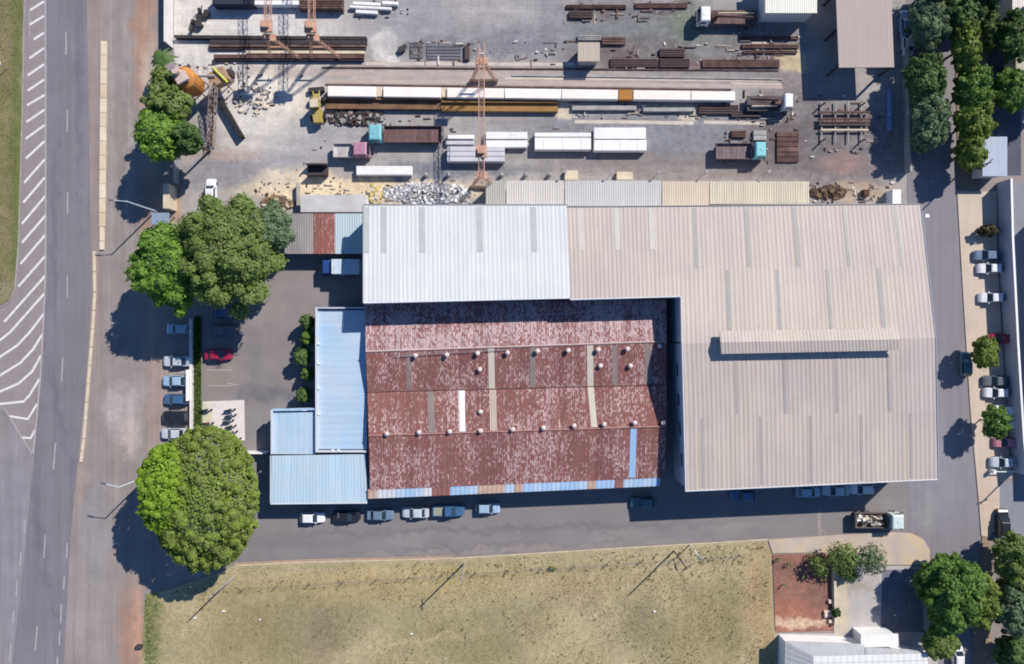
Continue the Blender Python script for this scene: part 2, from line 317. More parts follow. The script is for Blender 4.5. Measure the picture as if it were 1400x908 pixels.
# front car park, motorcycle slab, planting strip
lot = surf('car_park_asphalt', C(140, 133, 133), var=0.11, scale=0.22, fine=0.09, streaks=((0.3, 0.5, 0.04),), patches=[(380, 540, 60, 12, 0, C(104, 106, 116), 0.8, 0.4), (300, 515, 24, 34, 0, C(150, 140, 128), 0.7, 0.5), (385, 600, 50, 50, 0, C(146, 142, 142), 0.9, 0.3), (400, 400, 60, 40, 0, C(144, 137, 137), 0.6, 0.5), (345, 470, 10, 60, 5, C(126, 120, 122), 0.6, 0.6), (300, 500, 6, 4, 0, C(96, 92, 96), 0.8, 0.5), (370, 430, 30, 10, 20, C(152, 145, 142), 0.6, 0.5), (365, 500, 20, 30, 0, C(130, 124, 126), 0.5, 0.6)])
sheet('car_park', [(275, 301), (385, 301), (500, 301), (500, 420), (440, 420), (440, 690), (275, 690)], 0.012, lot)
sheet('motorcycle_slab', [(277, 549), (334, 547), (335, 602), (278, 604)], 0.05, surf('slab_concrete', C(226, 219, 216), var=0.08, rough=0.9, patches=[(282, 572, 8, 24, 0, C(196, 196, 140), 0.7, 0.5)]))
for q in [[(283, 506), (318, 506)], [(284, 527.5), (316, 527.5)], [(310, 524), (324, 526)]]:
    marking('bay_line', q, 0.14, MARKW, 0.018)
for q in [[(238, 509), (252, 509)], [(232, 535), (248, 535)], [(236, 583), (252, 583)]]:
    marking('bay_line', q, 0.2, MARKW, 0.005)
strip_m = surf('planted_strip', C(92, 108, 70), var=0.2, scale=1.2, fine=0.2, bump=0.8)
sheet('planting_strip', [(266, 432), (275, 432), (276, 600), (266, 600)], 0.12, strip_m)
# south street and east street
st = surf('street_asphalt', C(135, 130, 130), var=0.09, scale=0.16, fine=0.09, fscale=4, streaks=((0.02, 0.8, 0.05), (0.06, 2.0, 0.04)), patches=[(1262, 690, 30, 30, 0, C(152, 150, 150), 0.6, 0.6), (1290, 700, 10, 20, 0, C(168, 164, 160), 0.5, 0.6), (1180, 695, 60, 26, 0, C(138, 134, 134), 0.6, 0.6), (1124, 712, 3, 16, 0, C(170, 160, 154), 0.8, 0.4), (370, 742, 60, 10, 0, C(116, 114, 122), 0.5, 0.6), (520, 728, 160, 4, 1, C(118, 114, 116), 0.7, 0.6), (760, 722, 200, 4, 2, C(118, 114, 116), 0.7, 0.6), (640, 748, 180, 3.5, 2, C(120, 116, 118), 0.6, 0.6), (560, 738, 30, 7, 0, C(146, 140, 138), 0.7, 0.5), (850, 730, 40, 8, 2, C(148, 142, 138), 0.6, 0.5), (700, 752, 240, 4, 2.5, C(158, 146, 136), 0.6, 0.6), (1000, 722, 60, 6, 3, C(146, 141, 138), 0.6, 0.6), (470, 717, 8, 3, 0, C(92, 90, 94), 0.8, 0.5), (612, 712, 6, 3, 0, C(92, 90, 94), 0.8, 0.5)])
sheet('south_street', [(322, 690), (440, 690), (500, 650), (900, 640), (1180, 640), (1240, 640), (1240, 727), (1150, 730), (1050, 736), (850, 748), (620, 762), (400, 768), (318, 772)], 0.016, st)
es = surf('east_street_asphalt', C(136, 132, 138), var=0.06, scale=0.25, fine=0.06, fscale=5, streaks=((1.0, 0.025, 0.09), (2.4, 0.05, 0.06)), patches=[(1290, 640, 40, 60, 0, C(146, 146, 152), 0.7, 0.6), (1268, 700, 14, 26, 0, C(160, 158, 158), 0.5, 0.6)])
sheet('east_street', [(1240, -220), (1300, -220), (1302, 60), (1308, 262), (1316, 400), (1326, 560), (1338, 690), (1342, 760), (1334, 800), (1330, 920), (1280, 920), (1290, 800), (1272, 760), (1262, 735), (1242, 727), (1240, 640), (1232, 290), (1240, 280), (1240, 70)], 0.02, es)
# pavements
pv = surf('pavement_cement', C(204, 188, 172), var=0.08, scale=0.3, fine=0.07, fscale=4, streaks=((0.8, 0.06, 0.05),), patches=[(1340, 300, 20, 60, 0, C(208, 196, 180), 0.6, 0.6), (1350, 690, 16, 30, 0, C(198, 176, 156), 0.8, 0.6)], rough=0.9)
sheet('pavement', [(1308, 262), (1362, 262), (1362, 330), (1368, 450), (1378, 600), (1383, 652), (1366, 660), (1366, 716), (1352, 734), (1341, 732), (1338, 690), (1326, 560), (1316, 400)], 0.14, pv)
sheet('pavement', [(1050, 738), (1150, 731.5), (1215, 727.5), (1246, 729), (1262, 737), (1271, 752), (1270, 772), (1205, 772), (1160, 765), (1120, 755), (1056, 756)], 0.13, surf('tan_pavement', C(206, 184, 154), var=0.1, scale=0.3, fine=0.09, tint=(C(186, 176, 172), 0.25, 0.8)))
sheet('garden_path', [(1342, 732), (1352, 734), (1356, 780), (1352, 830), (1358, 908), (1330, 930), (1330, 800), (1342, 762)], 0.11, surf('brown_path', C(152, 132, 116), var=0.2, rough=0.95))
# field
field = surf('dry_grass_field', C(182, 169, 136), var=0.10, scale=0.2, fine=0.17, fscale=1.3, bump=0.8, streaks=((0.9, 0.25, 0.10), (3.0, 0.8, 0.08)), tint=(C(164, 154, 120), 0.13, 0.8), rough=1.0, patches=[
    (420, 850, 70, 50, 10, C(134, 128, 96), 0.8, 0.6), (640, 880, 60, 40, 0, C(138, 130, 94), 0.7, 0.6), (880, 845, 26, 44, 20, C(132, 126, 98), 0.75, 0.7), (720, 860, 34, 50, 0, C(140, 132, 100), 0.5, 0.8), (960, 870, 50, 50, 0, C(150, 138, 98), 0.7, 0.6), (1000, 850, 14, 60, 0, C(124, 118, 82), 0.6, 0.6),
    (206, 860, 12, 70, 0, C(116, 124, 70), 1.0, 0.5), (540, 880, 110, 5, 8, C(196, 178, 146), 0.7, 0.6), (760, 880, 40, 30, 0, C(190, 172, 138), 0.6, 0.7), (300, 830, 40, 20, 30, C(192, 174, 138), 0.6, 0.7), (900, 780, 120, 10, 2, C(190, 172, 136), 0.6, 0.6), (500, 785, 150, 8, 2, C(194, 174, 130), 0.7, 0.6), (980, 820, 30, 26, 0, C(146, 136, 98), 0.6, 0.7), (560, 840, 50, 30, 0, C(150, 142, 104), 0.5, 0.8), (330, 860, 50, 60, 0, C(150, 136, 98), 0.7, 0.6), (820, 800, 120, 20, 0, C(176, 156, 122), 0.6, 0.6), (780, 815, 40, 16, 0, C(170, 150, 124), 0.7, 0.6), (1035, 820, 20, 70, 0, C(176, 150, 104), 0.8, 0.6), (560, 800, 180, 22, 2, C(182, 162, 110), 0.7, 0.6), (440, 870, 20, 40, 0, C(140, 126, 108), 0.7, 0.6)])
FP = [(200, 812), (232, 806), (300, 782), (318, 774), (400, 770), (620, 764.5), (850, 750.5), (1048, 739), (1054, 757), (1058, 860), (1070, 885), (1090, 960), (1090, 1150), (170, 1150), (190, 960)]
sheet('dry_grass_field', FP, 0.10, field)
mb, _, _ = strip('k', [(322, 773), (400, 769), (620, 763.2), (850, 749.2), (1050, 737.5)], 0.22, 0.15, CREAMC); k_ = structure('kerb', mb, surf('field_kerb', C(206, 190, 164), var=0.2, scale=1, rough=0.9))
mb, _, _ = strip('k', [(320, 771.5), (400, 767.5), (620, 761.7)], 0.5, 0.0205, CREAMC); structure('gutter_dirt', mb, surf('gutter_dirt', C(176, 152, 132), var=0.2, scale=0.8, rough=0.95))
# lot of the house at the corner
sheet('red_earth_bed', [(1056, 758), (1136, 757), (1137, 800), (1139, 862), (1060, 864)], 0.09, surf('red_earth', C(156, 110, 96), var=0.24, scale=0.7, fine=0.26, fscale=2.5, tint=(C(140, 102, 92), 0.4, 0.8), bump=0.5, patches=[(1080, 840, 30, 20, 0, C(178, 116, 94), 0.8, 0.5), (1092, 850, 50, 7, 0, C(216, 190, 166), 0.9, 0.4), (1085, 775, 30, 14, 0, C(126, 96, 84), 0.9, 0.6), (1120, 810, 14, 24, 0, C(128, 96, 88), 0.8, 0.6)]))
sheet('house_drive', [(1138, 774), (1205, 774), (1268, 774), (1290, 812), (1280, 930), (1060, 930), (1061, 866), (1140, 866)], 0.08, surf('drive_concrete', C(184, 178, 176), var=0.1, scale=0.5, fine=0.09, patches=[(1165, 800, 24, 10, 0, C(150, 140, 120), 0.7, 0.5), (1150, 830, 10, 40, 0, C(208, 194, 164), 0.8, 0.5)]))
# ground east of the boundary wall
sheet('side_lane', [(1384, 250), (1460, 250), (1460, 700), (1398, 690), (1392, 560)], 0.012, surf('side_lane_asphalt', C(140, 142, 150), var=0.1, rough=0.9))
sheet('side_entrance', [(1367, 660), (1460, 652), (1460, 730), (1354, 735), (1367, 717)], 0.014, surf('entrance_asphalt', C(140, 142, 150), var=0.08, rough=0.9))
sheet('north_lane', [(1346, -120), (1396, -120), (1396, 240), (1352, 240), (1353, 180)], 0.012, surf('shade_dark_asphalt', C(84, 88, 100), var=0.2, scale=0.4, fine=0.15, streaks=((1.0, 0.1, 0.12),)))  # asphalt colour darkened to carry the shade lying on this lane
sheet('tree_bed', [(1302, -100), (1344, -100), (1352, 180), (1340, 230), (1340, 258), (1310, 258), (1306, 100)], 0.10, surf('tree_bed_soil', C(140, 128, 112), var=0.25, scale=0.7, rough=1))

# ================================================================== BUILDINGS
def lerp(a, b, t): return tuple(a[i] + (b[i] - a[i]) * t for i in range(3))
def bil(q, s, t): return lerp(lerp(q[0], q[1], s), lerp(q[3], q[2], s), t)      # q = NW, NE, SE, SW
def ribsheet(q, s0, s1, t0, t1, ribs, rh, dz, gap=0.0):
    mb = MB(); prof = [(0, 0)]
    for r in range(ribs):
        c = (r + 0.5) / ribs; w = 0.5 / ribs
        prof += [(c - w * 0.62, 0), (c - w * 0.3, rh), (c + w * 0.3, rh), (c + w * 0.62, 0)]
    prof += [(1, 0)]; n = len(prof); vs = []
    for t in (t0, t1):
        for a, z in prof:
            p = bil(q, s0 + (s1 - s0) * (gap + (1 - 2 * gap) * a), t); vs.append((p[0], p[1], p[2] + dz + z))
    for i in (0, n - 1):
        pass
    return mb.add(vs, [(i, n + i, n + i + 1, i + 1) for i in range(n - 1)])
def roof(bld, px, n, mat, ribs=3, rh=0.05, deck=None, along='v', thick=0.14, mats=None, name='roof', rndtilt=0.012, overlap=0.0):
    """px: NW, NE, SE, SW as (u, v, h). A deck slab with separate ribbed sheets on it"""
    q = [W(*p) for p in px]
    if along == 'h': q = [q[3], q[0], q[1], q[2]]       # sheets run east-west
    d = MB().slab([(p[0], p[1], p[2] - 0.03) for p in q], thick).build(name, deck or STEEL, bld)
    rr = random.Random(len(px) + n)
    for i in range(n):
        m = mats(i) if mats else mat
        ribsheet(q, i / n, (i + 1) / n, -overlap, 1, ribs, rh, rr.uniform(0, rndtilt), 0.004).build('roof_sheet', m, d, fix=False)
    return d, q
def skyl(deck, q, s, w, t0, t1, mat, name='skylight', dz=0.05, lean=0.0):
    L = math.dist(q[0], q[1]); hw = w / L / 2
    top = [bil(q, s - hw, t0), bil(q, s + hw, t0), bil(q, s + hw + lean, t1), bil(q, s - hw + lean, t1)]
    MB().slab([(p[0], p[1], p[2] + dz) for p in top], 0.05).build(name, mat, deck)
def inset_wall(bld, pts, mat, t=0.2, name='wall', door=()):
    out = []
    for i in range(len(pts)):
        p, q = pts[i], pts[(i + 1) % len(pts)]
        d = np.array(q[:2]) - np.array(p[:2]); L = np.linalg.norm(d)
        if L < 0.1: continue
        d /= L; nrm = np.array((-d[1], d[0])) * t          # points counter-clockwise: inside is to the left
        e = d * (t + 0.003)
        a = np.array(p[:2]); b = np.array(q[:2]) - e
        v = [(*a, 0), (*b, 0), (*(b + nrm), 0), (*(a + nrm), 0), (*a, p[2]), (*b, q[2]), (*(b + nrm), q[2]), (*(a + nrm), p[2])]
        o = MB().add(v, [(3, 2, 1, 0), (4, 5, 6, 7), (0, 1, 5, 4), (1, 2, 6, 5), (2, 3, 7, 6), (3, 0, 4, 7)]).build(name, mat, bld)
        out.append((o, p, q, d, nrm / t, L))
    return out
def windows(w, n, z0, z1, ww, first=0.08, last=0.92):
    o, p, q, d, nrm, L = w
    for i in range(n):
        c = np.array(p[:2]) + d * L * (first + (last - first) * (i + 0.5) / n)
        rz = math.atan2(d[1], d[0])
        f = MB().box((*(c - nrm * 0.02), (z0 + z1) / 2), (ww + 0.12, 0.08, z1 - z0 + 0.12), rz).build('window', WHITEP, o)
        MB().box((*(c - nrm * 0.045), (z0 + z1) / 2), (ww, 0.06, z1 - z0), rz).build('pane', GLASS, f)
def ccw(pts):
    a = sum(pts[i][0] * pts[(i + 1) % len(pts)][1] - pts[(i + 1) % len(pts)][0] * pts[i][1] for i in range(len(pts)))
    return pts if a > 0 else pts[::-1]
# --- sheet materials
def sheetmat(name, col, streak=0.06, rand=0.05, rough=0.45, tint=None, axis='v', metal=0.0):
    st = ((3.0, 0.12, streak), (7.0, 0.5, streak * 0.7), (0.8, 0.06, streak * 0.8)) if axis == 'v' else ((0.12, 3.0, streak), (0.5, 7, streak * 0.7))
    return surf(name, col, var=0.035, scale=0.12, fine=0.03, fscale=3, streaks=st, rand=rand, rough=rough, tint=tint, metal=metal)
WHS = sheetmat('white_roof_sheet', C(220, 222, 222), 0.04, 0.022, 0.6, tint=(C(212, 215, 214), 0.1, 0.8))
BGS = sheetmat('beige_roof_sheet', C(196, 184, 177), 0.06, 0.03, 0.6, tint=(C(203, 191, 178), 0.09, 0.9))
BGS2 = BGS
SKG = surf('grey_skylight', C(190, 194, 190), var=0.08, rough=0.4); SKB = surf('beige_skylight', C(170, 168, 164), var=0.08, rough=0.4); SKB2 = surf('faint_skylight', C(178, 171, 167), var=0.06, rough=0.45); SKL = surf('pale_skylight', C(208, 203, 195), var=0.05, rough=0.4)
FASC = surf('pale_flashing', C(212, 214, 218), var=0.05, rough=0.5); GUT = surf('gutter_metal', C(150, 152, 156), var=0.1, rough=0.5)
WALLB = surf('cladding_wall', C(176, 184, 200), var=0.06, streaks=((3, 3, 0.04),)); WALLW = surf('white_wall', C(224, 222, 216), var=0.07)
SHW = surf('blue_wall', C(120, 160, 205), var=0.08)

# --- large warehouse, L-shaped
wh = thing('warehouse', 'huge L-shaped warehouse with white and beige ribbed metal roof and long ridge vent', 'warehouse', W(1000, 400))
hN, hR, hS = 8.0, 10.0, 8.0
def hA(v): return hN + (hR - hN) * (v - 281) / 186.0
d1, q1 = roof(wh, [(497, 281, hN), (775, 281, hN), (777.5, 345, hA(345)), (497, 347, hA(347))], 24, WHS, ribs=2, rh=0.022)
d2, q2 = roof(wh, [(497, 347, hA(347)), (777.5, 345, hA(345)), (779.5, 407, hA(407)), (497, 414, hA(414))], 24, WHS, ribs=2, rh=0.022, overlap=0.003)
d3, q3 = roof(wh, [(775, 284, hN), (926, 283, hN), (928, 343, hA(343)), (777.5, 344, hA(344))], 13, BGS, ribs=2, rh=0.03)
d4, q4 = roof(wh, [(777.5, 344, hA(344)), (928, 343, hA(343)), (930, 405, hA(405)), (779.5, 409, hA(407))], 13, BGS, ribs=2, rh=0.03, overlap=0.003)
d5, q5 = roof(wh, [(926, 283, hN), (1258, 280, hN), (1268.5, 364, hA(366)), (928.8, 368, hA(366))], 28, BGS, ribs=2, rh=0.03)
d6, q6 = roof(wh, [(928.8, 368, hA(366)), (1268.5, 364, hA(366)), (1278.5, 462, hR), (931.5, 470, hR)], 28, BGS, ribs=2, rh=0.03, overlap=0.003)
d7, q7 = roof(wh, [(931.5, 470, hR), (1278.5, 462, hR), (1281, 563, 8.95), (935, 570, 8.95)], 28, BGS2, ribs=2, rh=0.03)
d8, q8 = roof(wh, [(935, 570, 8.95), (1281, 563, 8.95), (1282, 655, hS), (936.5, 671, hS)], 28, BGS2, ribs=2, rh=0.03, overlap=0.003)
for x in (501, 525, 577, 655, 729): skyl(d1, q1, (x - 497) / 278.0, 0.85, 0.03, 0.98, SKG)
for x in (793, 843, 890): skyl(d3, q3, (x - 776) / 150.0, 0.8, 0.03, 0.97, SKL)
for x in (948, 1018, 1084, 1152, 1222): skyl(d5, q5, (x - 925) / 332.0, 0.5, 0.02, 0.98, SKB)
for x in (994, 1062, 1131, 1201): skyl(d6, q6, (x - 929) / 340.0, 0.5, 0.02, 0.84, SKB)
for x in (1005, 1072, 1143, 1215): skyl(d7, q7, (x - 932) / 348.0, 0.4, 0.2, 0.98, SKB2)
for x in (960, 1040, 1109, 1178, 1246): skyl(d8, q8, (x - 935) / 347.0, 0.4, 0.02, 0.96, SKB2)
# raised ridge ventilator
rv = [(984, 453, 11.1), (1227, 449, 11.1), (1230, 464, 11.5), (985, 468, 11.5)]; rs = [(985, 468, 11.5), (1230, 464, 11.5), (1231, 479, 11.1), (986, 484, 11.1)]
m1, _ = roof(wh, rv, 26, BGS, ribs=2, rh=0.03, name='ridge_vent'); m2, _ = roof(wh, rs, 26, BGS, ribs=2, rh=0.03, name='ridge_vent')
a = [W(990, 457, 11.0), W(1224, 453, 11.0), W(1226, 475, 11.0), W(991, 479, 11.0)]
MB().prism([p[:2] for p in a], 9.3, 10.95).build('ridge_vent_wall', WALLB, wh)
# eave gutters and flashings
def edge(bld, a, b, w, z0, mat, name='flashing'):
    p, q = np.array(W(*a)), np.array(W(*b)); p[2] += z0; q[2] += z0
    MB().tube(p, q, w, n=4).build(name, mat, bld)
edge(wh, (497, 414.7, hA(414)), (779.5, 407.9, hA(407)), 0.10, 0.02, FASC); edge(wh, (779.5, 410, hA(407)), (930.4, 405.8, hA(405)), 0.12, 0.04, FASC)
edge(wh, (930.6, 405.8, hA(405)), (931.9, 470, hR), 0.13, 0.04, FASC); edge(wh, (931.9, 470, hR), (937, 671, hS), 0.13, 0.04, FASC)
edge(wh, (936.5, 671.8, hS), (1282, 655.8, hS), 0.11, 0.0, FASC); edge(wh, (497, 280.2, hN), (775, 280.2, hN), 0.12, -0.05, GUT); edge(wh, (775, 283, hN), (1258, 279.2, hN), 0.12, -0.05, GUT)
edge(wh, (496.3, 281, hN), (496.3, 414, hA(414)), 0.08, 0.02, GUT); edge(wh, (1258.8, 280, hN), (1279.2, 462, hR), 0.09, 0.02, FASC); edge(wh, (1279.2, 462, hR), (1282.8, 655, hS), 0.09, 0.02, FASC)
def wp(u, v, h, dx=0, dy=0):
    x, y, z = W(u, v, h); return (x + dx, y + dy, z - 0.25)
wl = inset_wall(wh, ccw([wp(497, 281, hN, 0.3, -0.3), wp(497, 414, hA(414), 0.3, 0.3), wp(779.5, 408, hA(407), 0, 0.3), wp(930, 405, hA(405), 0.3, 0.3), wp(931.5, 470, hR, 0.3), wp(936.5, 671, hS, 0.3, 0.3),
                         wp(1282, 655, hS, -0.3, 0.3), wp(1278.5, 462, hR, -0.3), wp(1258, 280, hN, -0.3, -0.3)]), WALLB)
for w in wl:
    if w[5] > 25 and abs(w[3][0]) > 0.8: windows(w, 8, 5.2, 6.4, 2.6)
    elif 10 < w[5] < 25: windows(w, 4, 5.4, 6.4, 2.0)

# --- low workshop with the rust-red double-gable roof
def rustmat(name, base, flake, dens):
    m, nt, b = newmat(name); geo = N(nt, 'ShaderNodeNewGeometry'); pos = geo.outputs['Position']
    c = mixc(nt, rng(nt, noise(nt, pos, 0.35, 4), 0.35, 0.65, 0, 0.8), base, C(148, 102, 95))
    sn = N(nt, 'ShaderNodeVectorMath', operation='SNAP'); nt.links.new(mapping(nt, pos, scale=(1, 1, 0)), sn.inputs[0]); sn.inputs[1].default_value = (0.17, 0.34, 1)
    wn_ = N(nt, 'ShaderNodeTexWhiteNoise'); wn_.noise_dimensions = '3D'; nt.links.new(sn.outputs[0], wn_.inputs['Vector'])
    sn2 = N(nt, 'ShaderNodeVectorMath', operation='SNAP'); nt.links.new(mapping(nt, pos, scale=(1, 1, 0)), sn2.inputs[0]); sn2.inputs[1].default_value = (0.34, 4.0, 1)
    wn2 = N(nt, 'ShaderNodeTexWhiteNoise'); nt.links.new(sn2.outputs[0], wn2.inputs['Vector'])
    big = noise(nt, pos, 0.16, 3)
    ad = N(nt, 'ShaderNodeMath', operation='ADD'); nt.links.new(wn_.outputs['Value'], ad.inputs[0]); nt.links.new(rng(nt, big, 0.32, 0.68, -0.34, 0.34), ad.inputs[1])
    ad2 = N(nt, 'ShaderNodeMath', operation='MULTIPLY_ADD'); nt.links.new(wn2.outputs['Value'], ad2.inputs[0]); ad2.inputs[1].default_value = 0.42; nt.links.new(ad.outputs[0], ad2.inputs[2])
    ad3 = N(nt, 'ShaderNodeMath', operation='MULTIPLY_ADD'); nt.links.new(noise(nt, pos, 4.0, 4, 0.7), ad3.inputs[0]); ad3.inputs[1].default_value = 0.5; nt.links.new(ad2.outputs[0], ad3.inputs[2])
    f = rng(nt, ad3.outputs[0], dens, dens + 0.42, 0, 0.74)
    c = mixc(nt, f, c, flake)
    c = scalecol(nt, c, rng(nt, noise(nt, mapping(nt, pos, scale=(5, 0.15, 1)), 1, 3), 0.3, 0.7, 0.86, 1.12))
    oi = N(nt, 'ShaderNodeObjectInfo'); c = scalecol(nt, c, rng(nt, oi.outputs['Random'], 0, 1, 0.90, 1.10))
    nt.links.new(c, b.inputs['Base Color']); b.inputs['Roughness'].default_value = 0.9; b.inputs['Specular IOR Level'].default_value = 0.15
    return m
RST = rustmat('rust_red_roof_sheet', C(144, 99, 96), C(208, 186, 185), 1.06); RSTN = rustmat('rust_red_flaking_sheet', C(156, 116, 115), C(212, 197, 199), 0.72)
ws = thing('workshop', 'low workshop with flaking rust-red double-gable roof, white ridge ventilators and skylight strips', 'workshop', W(700, 540))
e1, r1 = roof(ws, [(499, 414, 5.0), (911, 410, 5.0), (911, 467, 6.0), (500, 481, 6.0)], 42, RSTN, ribs=4, rh=0.045)
e2, r2 = roof(ws, [(500, 481, 6.0), (911, 467, 6.0), (911, 526, 4.95), (502, 536, 4.95)], 42, RST, ribs=4, rh=0.045)
e3, r3 = roof(ws, [(502, 536, 4.95), (911, 526, 4.95), (911, 583, 5.8), (504, 596, 5.8)], 42, RST, ribs=4, rh=0.045)
e4, r4 = roof(ws, [(504, 596, 5.8), (911, 583, 5.8), (908, 653, 4.65), (506, 670, 4.65)], 42, RST, ribs=4, rh=0.045)
SKD = surf('grimy_skylight', C(142, 132, 126), var=0.12, rough=0.6); SKC = surf('cream_skylight', C(208, 200, 184), var=0.06, rough=0.5); SKW = surf('white_skylight', C(246, 246, 246), var=0.03, rough=0.4); SKBL = surf('blue_skylight', C(160, 196, 232), var=0.05, rough=0.4)
def rs(u): return (u - 501) / 410.0
for u, m in ((559, SKD), (728, SKD), (841, SKD), (886, SKD)): skyl(e2, r2, rs(u), 0.95, 0.05, 0.97, m)
for u, m in ((672, SKC), (807, SKC)): skyl(e2, r2, rs(u), 0.95, 0.0, 1.0, m, dz=0.06)
for u, m in ((588, SKD), (630, SKW), (673, SKC)): skyl(e3, r3, rs(u), 1.0, 0.02, 0.97, m)
skyl(e3, r3, rs(807), 0.95, 0.0, 0.96, SKC, lean=0.012); skyl(e4, r4, rs(866), 0.95, 0.03, 0.97, SKBL)
# ridge caps, valley gutter
RCAP = surf('flaking_ridge_cap', C(196, 176, 172), var=0.2, scale=1.0, rough=0.9)
edge(ws, (500, 481, 6.0), (911, 467, 6.0), 0.16, 0.05, RCAP, 'ridge_cap'); edge(ws, (504, 596, 5.8), (911, 583, 5.8), 0.14, 0.05, surf('worn_ridge_cap', C(168, 128, 122), var=0.25, scale=1.2, rough=0.9), 'ridge_cap')
edge(ws, (502, 536, 4.95), (911, 526, 4.95), 0.12, 0.03, RUSTST, 'valley_gutter')
# patched eave strip: single sheets of different colours
PAT = [surf('patch_blue', C(170, 200, 232), var=0.06, rough=0.5), surf('patch_white', C(214, 216, 220), var=0.08, rough=0.6), surf('patch_tan', C(196, 168, 150), var=0.15, rough=0.8), surf('patch_pale_blue', C(188, 208, 230), var=0.06, rough=0.5), surf('patch_rust', C(150, 104, 98), var=0.2, rough=0.9)]
seq = [2, 1, 1, 3, 0, 3, 1, 4, 4, 0, 0, 3, 2, 2, 2, 3, 2, 0, 3, 0, 3, 0, 0, 3, 2, 0, 0, 4, 3, 0, 3, 0]
roof(ws, [(503, 669, 4.62), (903, 652.5, 4.62), (902, 664.5, 4.4), (503, 682, 4.4)], 32, None, ribs=2, rh=0.03, mats=lambda i: PAT[seq[i % len(seq)]], name='eave_canopy')
# turbine ventilators
vm = surf('ventilator_paint', C(226, 214, 210), var=0.12, scale=2, rough=0.6)
vent_me = MB().lathe((0, 0, 0), [(0.2, -0.5), (0.2, 0.12), (0.26, 0.14), (0.33, 0.22), (0.36, 0.32), (0.33, 0.42), (0.22, 0.5), (0.06, 0.53)], 14).mesh('roof_ventilator', vm, smooth=False, fix=True)
vane = MB()
for i in range(12):
    t = i * math.pi / 6; vane.box((0.34 * math.cos(t), 0.34 * math.sin(t), 0.32), (0.09, 0.02, 0.2), t + 0.5)
vane_me = vane.mesh('vanes', vm)
VENTS = [(568, 486, 6.0), (611, 485, 6.0), (653, 483, 6.0), (694, 482, 6.0), (735, 480, 6.0), (777, 479, 6.0), (818, 478, 6.0), (858, 477, 6.0), (902, 473, 6.0),
         (529, 593, 5.8), (573, 591, 5.8), (615, 590, 5.8), (657, 589, 5.8), (701, 587, 5.8), (743, 585, 5.8), (785, 582, 5.8), (826, 580, 5.8), (868, 578, 5.8), (907, 578, 5.8),
         (656, 505, 5.5), (657, 563, 5.3), (821, 500, 5.45), (862, 500, 5.45)]
for (u, v, h) in VENTS:
    x, y, z = W(u, v, h + 0.4); ox, oy, oz = W(700, 540)
    o = link('roof_ventilator', vent_me, ws, (x - ox, y - oy, z - 0.25)); link('vanes', vane_me, o)
cb = MB(); cb.tube(W(540, 487, 6.25), W(694, 478, 6.25), 0.05, n=5); cb.build('roof_cable', STEEL, ws)
MB().tube(W(720, 432, 5.9), W(863, 422, 5.9), 0.05, n=5).build('roof_pipe', surf('grey_pipe', C(170, 172, 178)), ws)
def ip(u, v, h, dx=0, dy=0): return wp(u, v, h, dx, dy)
wl = inset_wall(ws, ccw([ip(499, 414, 5.0, .25, -.05), ip(500, 481, 6.0, .25), ip(502, 536, 4.95, .25), ip(504, 596, 5.8, .25), ip(506, 670, 4.65, .25, .25), ip(908, 653, 4.65, -.25, .25), ip(911, 583, 5.8, -.25), ip(911, 526, 4.95, -.25), ip(911, 467, 6.0, -.25), ip(911, 410, 5.0, -.25, -.05)]), WALLW)
for w in wl:
    if w[5] > 30: windows(w, 12, 1.8, 3.2, 1.6)

# --- blue-roofed office block
bo = thing('office_block', 'pale blue flat-roofed office block stepped in front of the rust-red workshop', 'office', W(435, 560))
BL1 = sheetmat('blue_roof_sheet', C(174, 202, 230), 0.06, 0.03, 0.6, axis='h', tint=(C(190, 206, 220), 0.15, 0.9)); BL2 = sheetmat('light_blue_roof_sheet', C(184, 210, 228), 0.06, 0.03, 0.6, tint=(C(196, 210, 218), 0.2, 0.7)); BL3 = sheetmat('mid_blue_roof_sheet', C(176, 203, 230), 0.06, 0.03, 0.6, tint=(C(192, 206, 218), 0.2, 0.8))
roof(bo, [(434, 424, 4.3), (499, 424, 4.3), (502, 614, 4.3), (434, 614, 4.3)], 22, BL1, ribs=1, rh=0.006, along='h', rndtilt=.004)
roof(bo, [(374, 563, 4.1), (431, 563, 4.1), (431, 621, 4.1), (374, 621, 4.1)], 7, BL3, ribs=1, rh=0.006, rndtilt=.004)
roof(bo, [(371, 623, 4.35), (500, 621, 4.35), (502, 687, 4.0), (370, 688.5, 4.0)], 15, BL2, ribs=2, rh=0.012, rndtilt=.006)
def para(bld, a, b, z0, z1, t, mat, name='parapet'):
    p, q = np.array(W(*a)[:2]), np.array(W(*b)[:2]); d = q - p; L = np.linalg.norm(d)
    MB().box((*((p + q) / 2), (z0 + z1) / 2), (L, t, z1 - z0), math.atan2(d[1], d[0])).build(name, mat, bld)
PW = surf('parapet_white', C(208, 214, 222), var=0.06)
para(bo, (432.5, 421, 4.8), (432.5, 617, 4.8), 3.6, 4.85, 0.28, PW); para(bo, (431, 617.5, 4.8), (501, 617.5, 4.8), 3.6, 4.8, 0.26, PW); para(bo, (431, 421, 4.8), (499, 421, 4.8), 3.6, 4.83, 0.24, surf('parapet_grey', C(190, 196, 204)))
para(bo, (371.3, 560.5, 4.6), (371.3, 621, 4.6), 3.4, 4.62, 0.26, PW); para(bo, (371, 561, 4.6), (430.5, 559.5, 4.6), 3.4, 4.59, 0.24, surf('parapet_blue', C(176, 206, 236)))
edge(bo, (370, 689.3, 4.0), (502, 688, 4.0), 0.10, 0.0, FASC, 'gutter'); edge(bo, (369.6, 623, 4.35), (369.6, 688, 4.0), 0.07, 0.0, FASC)
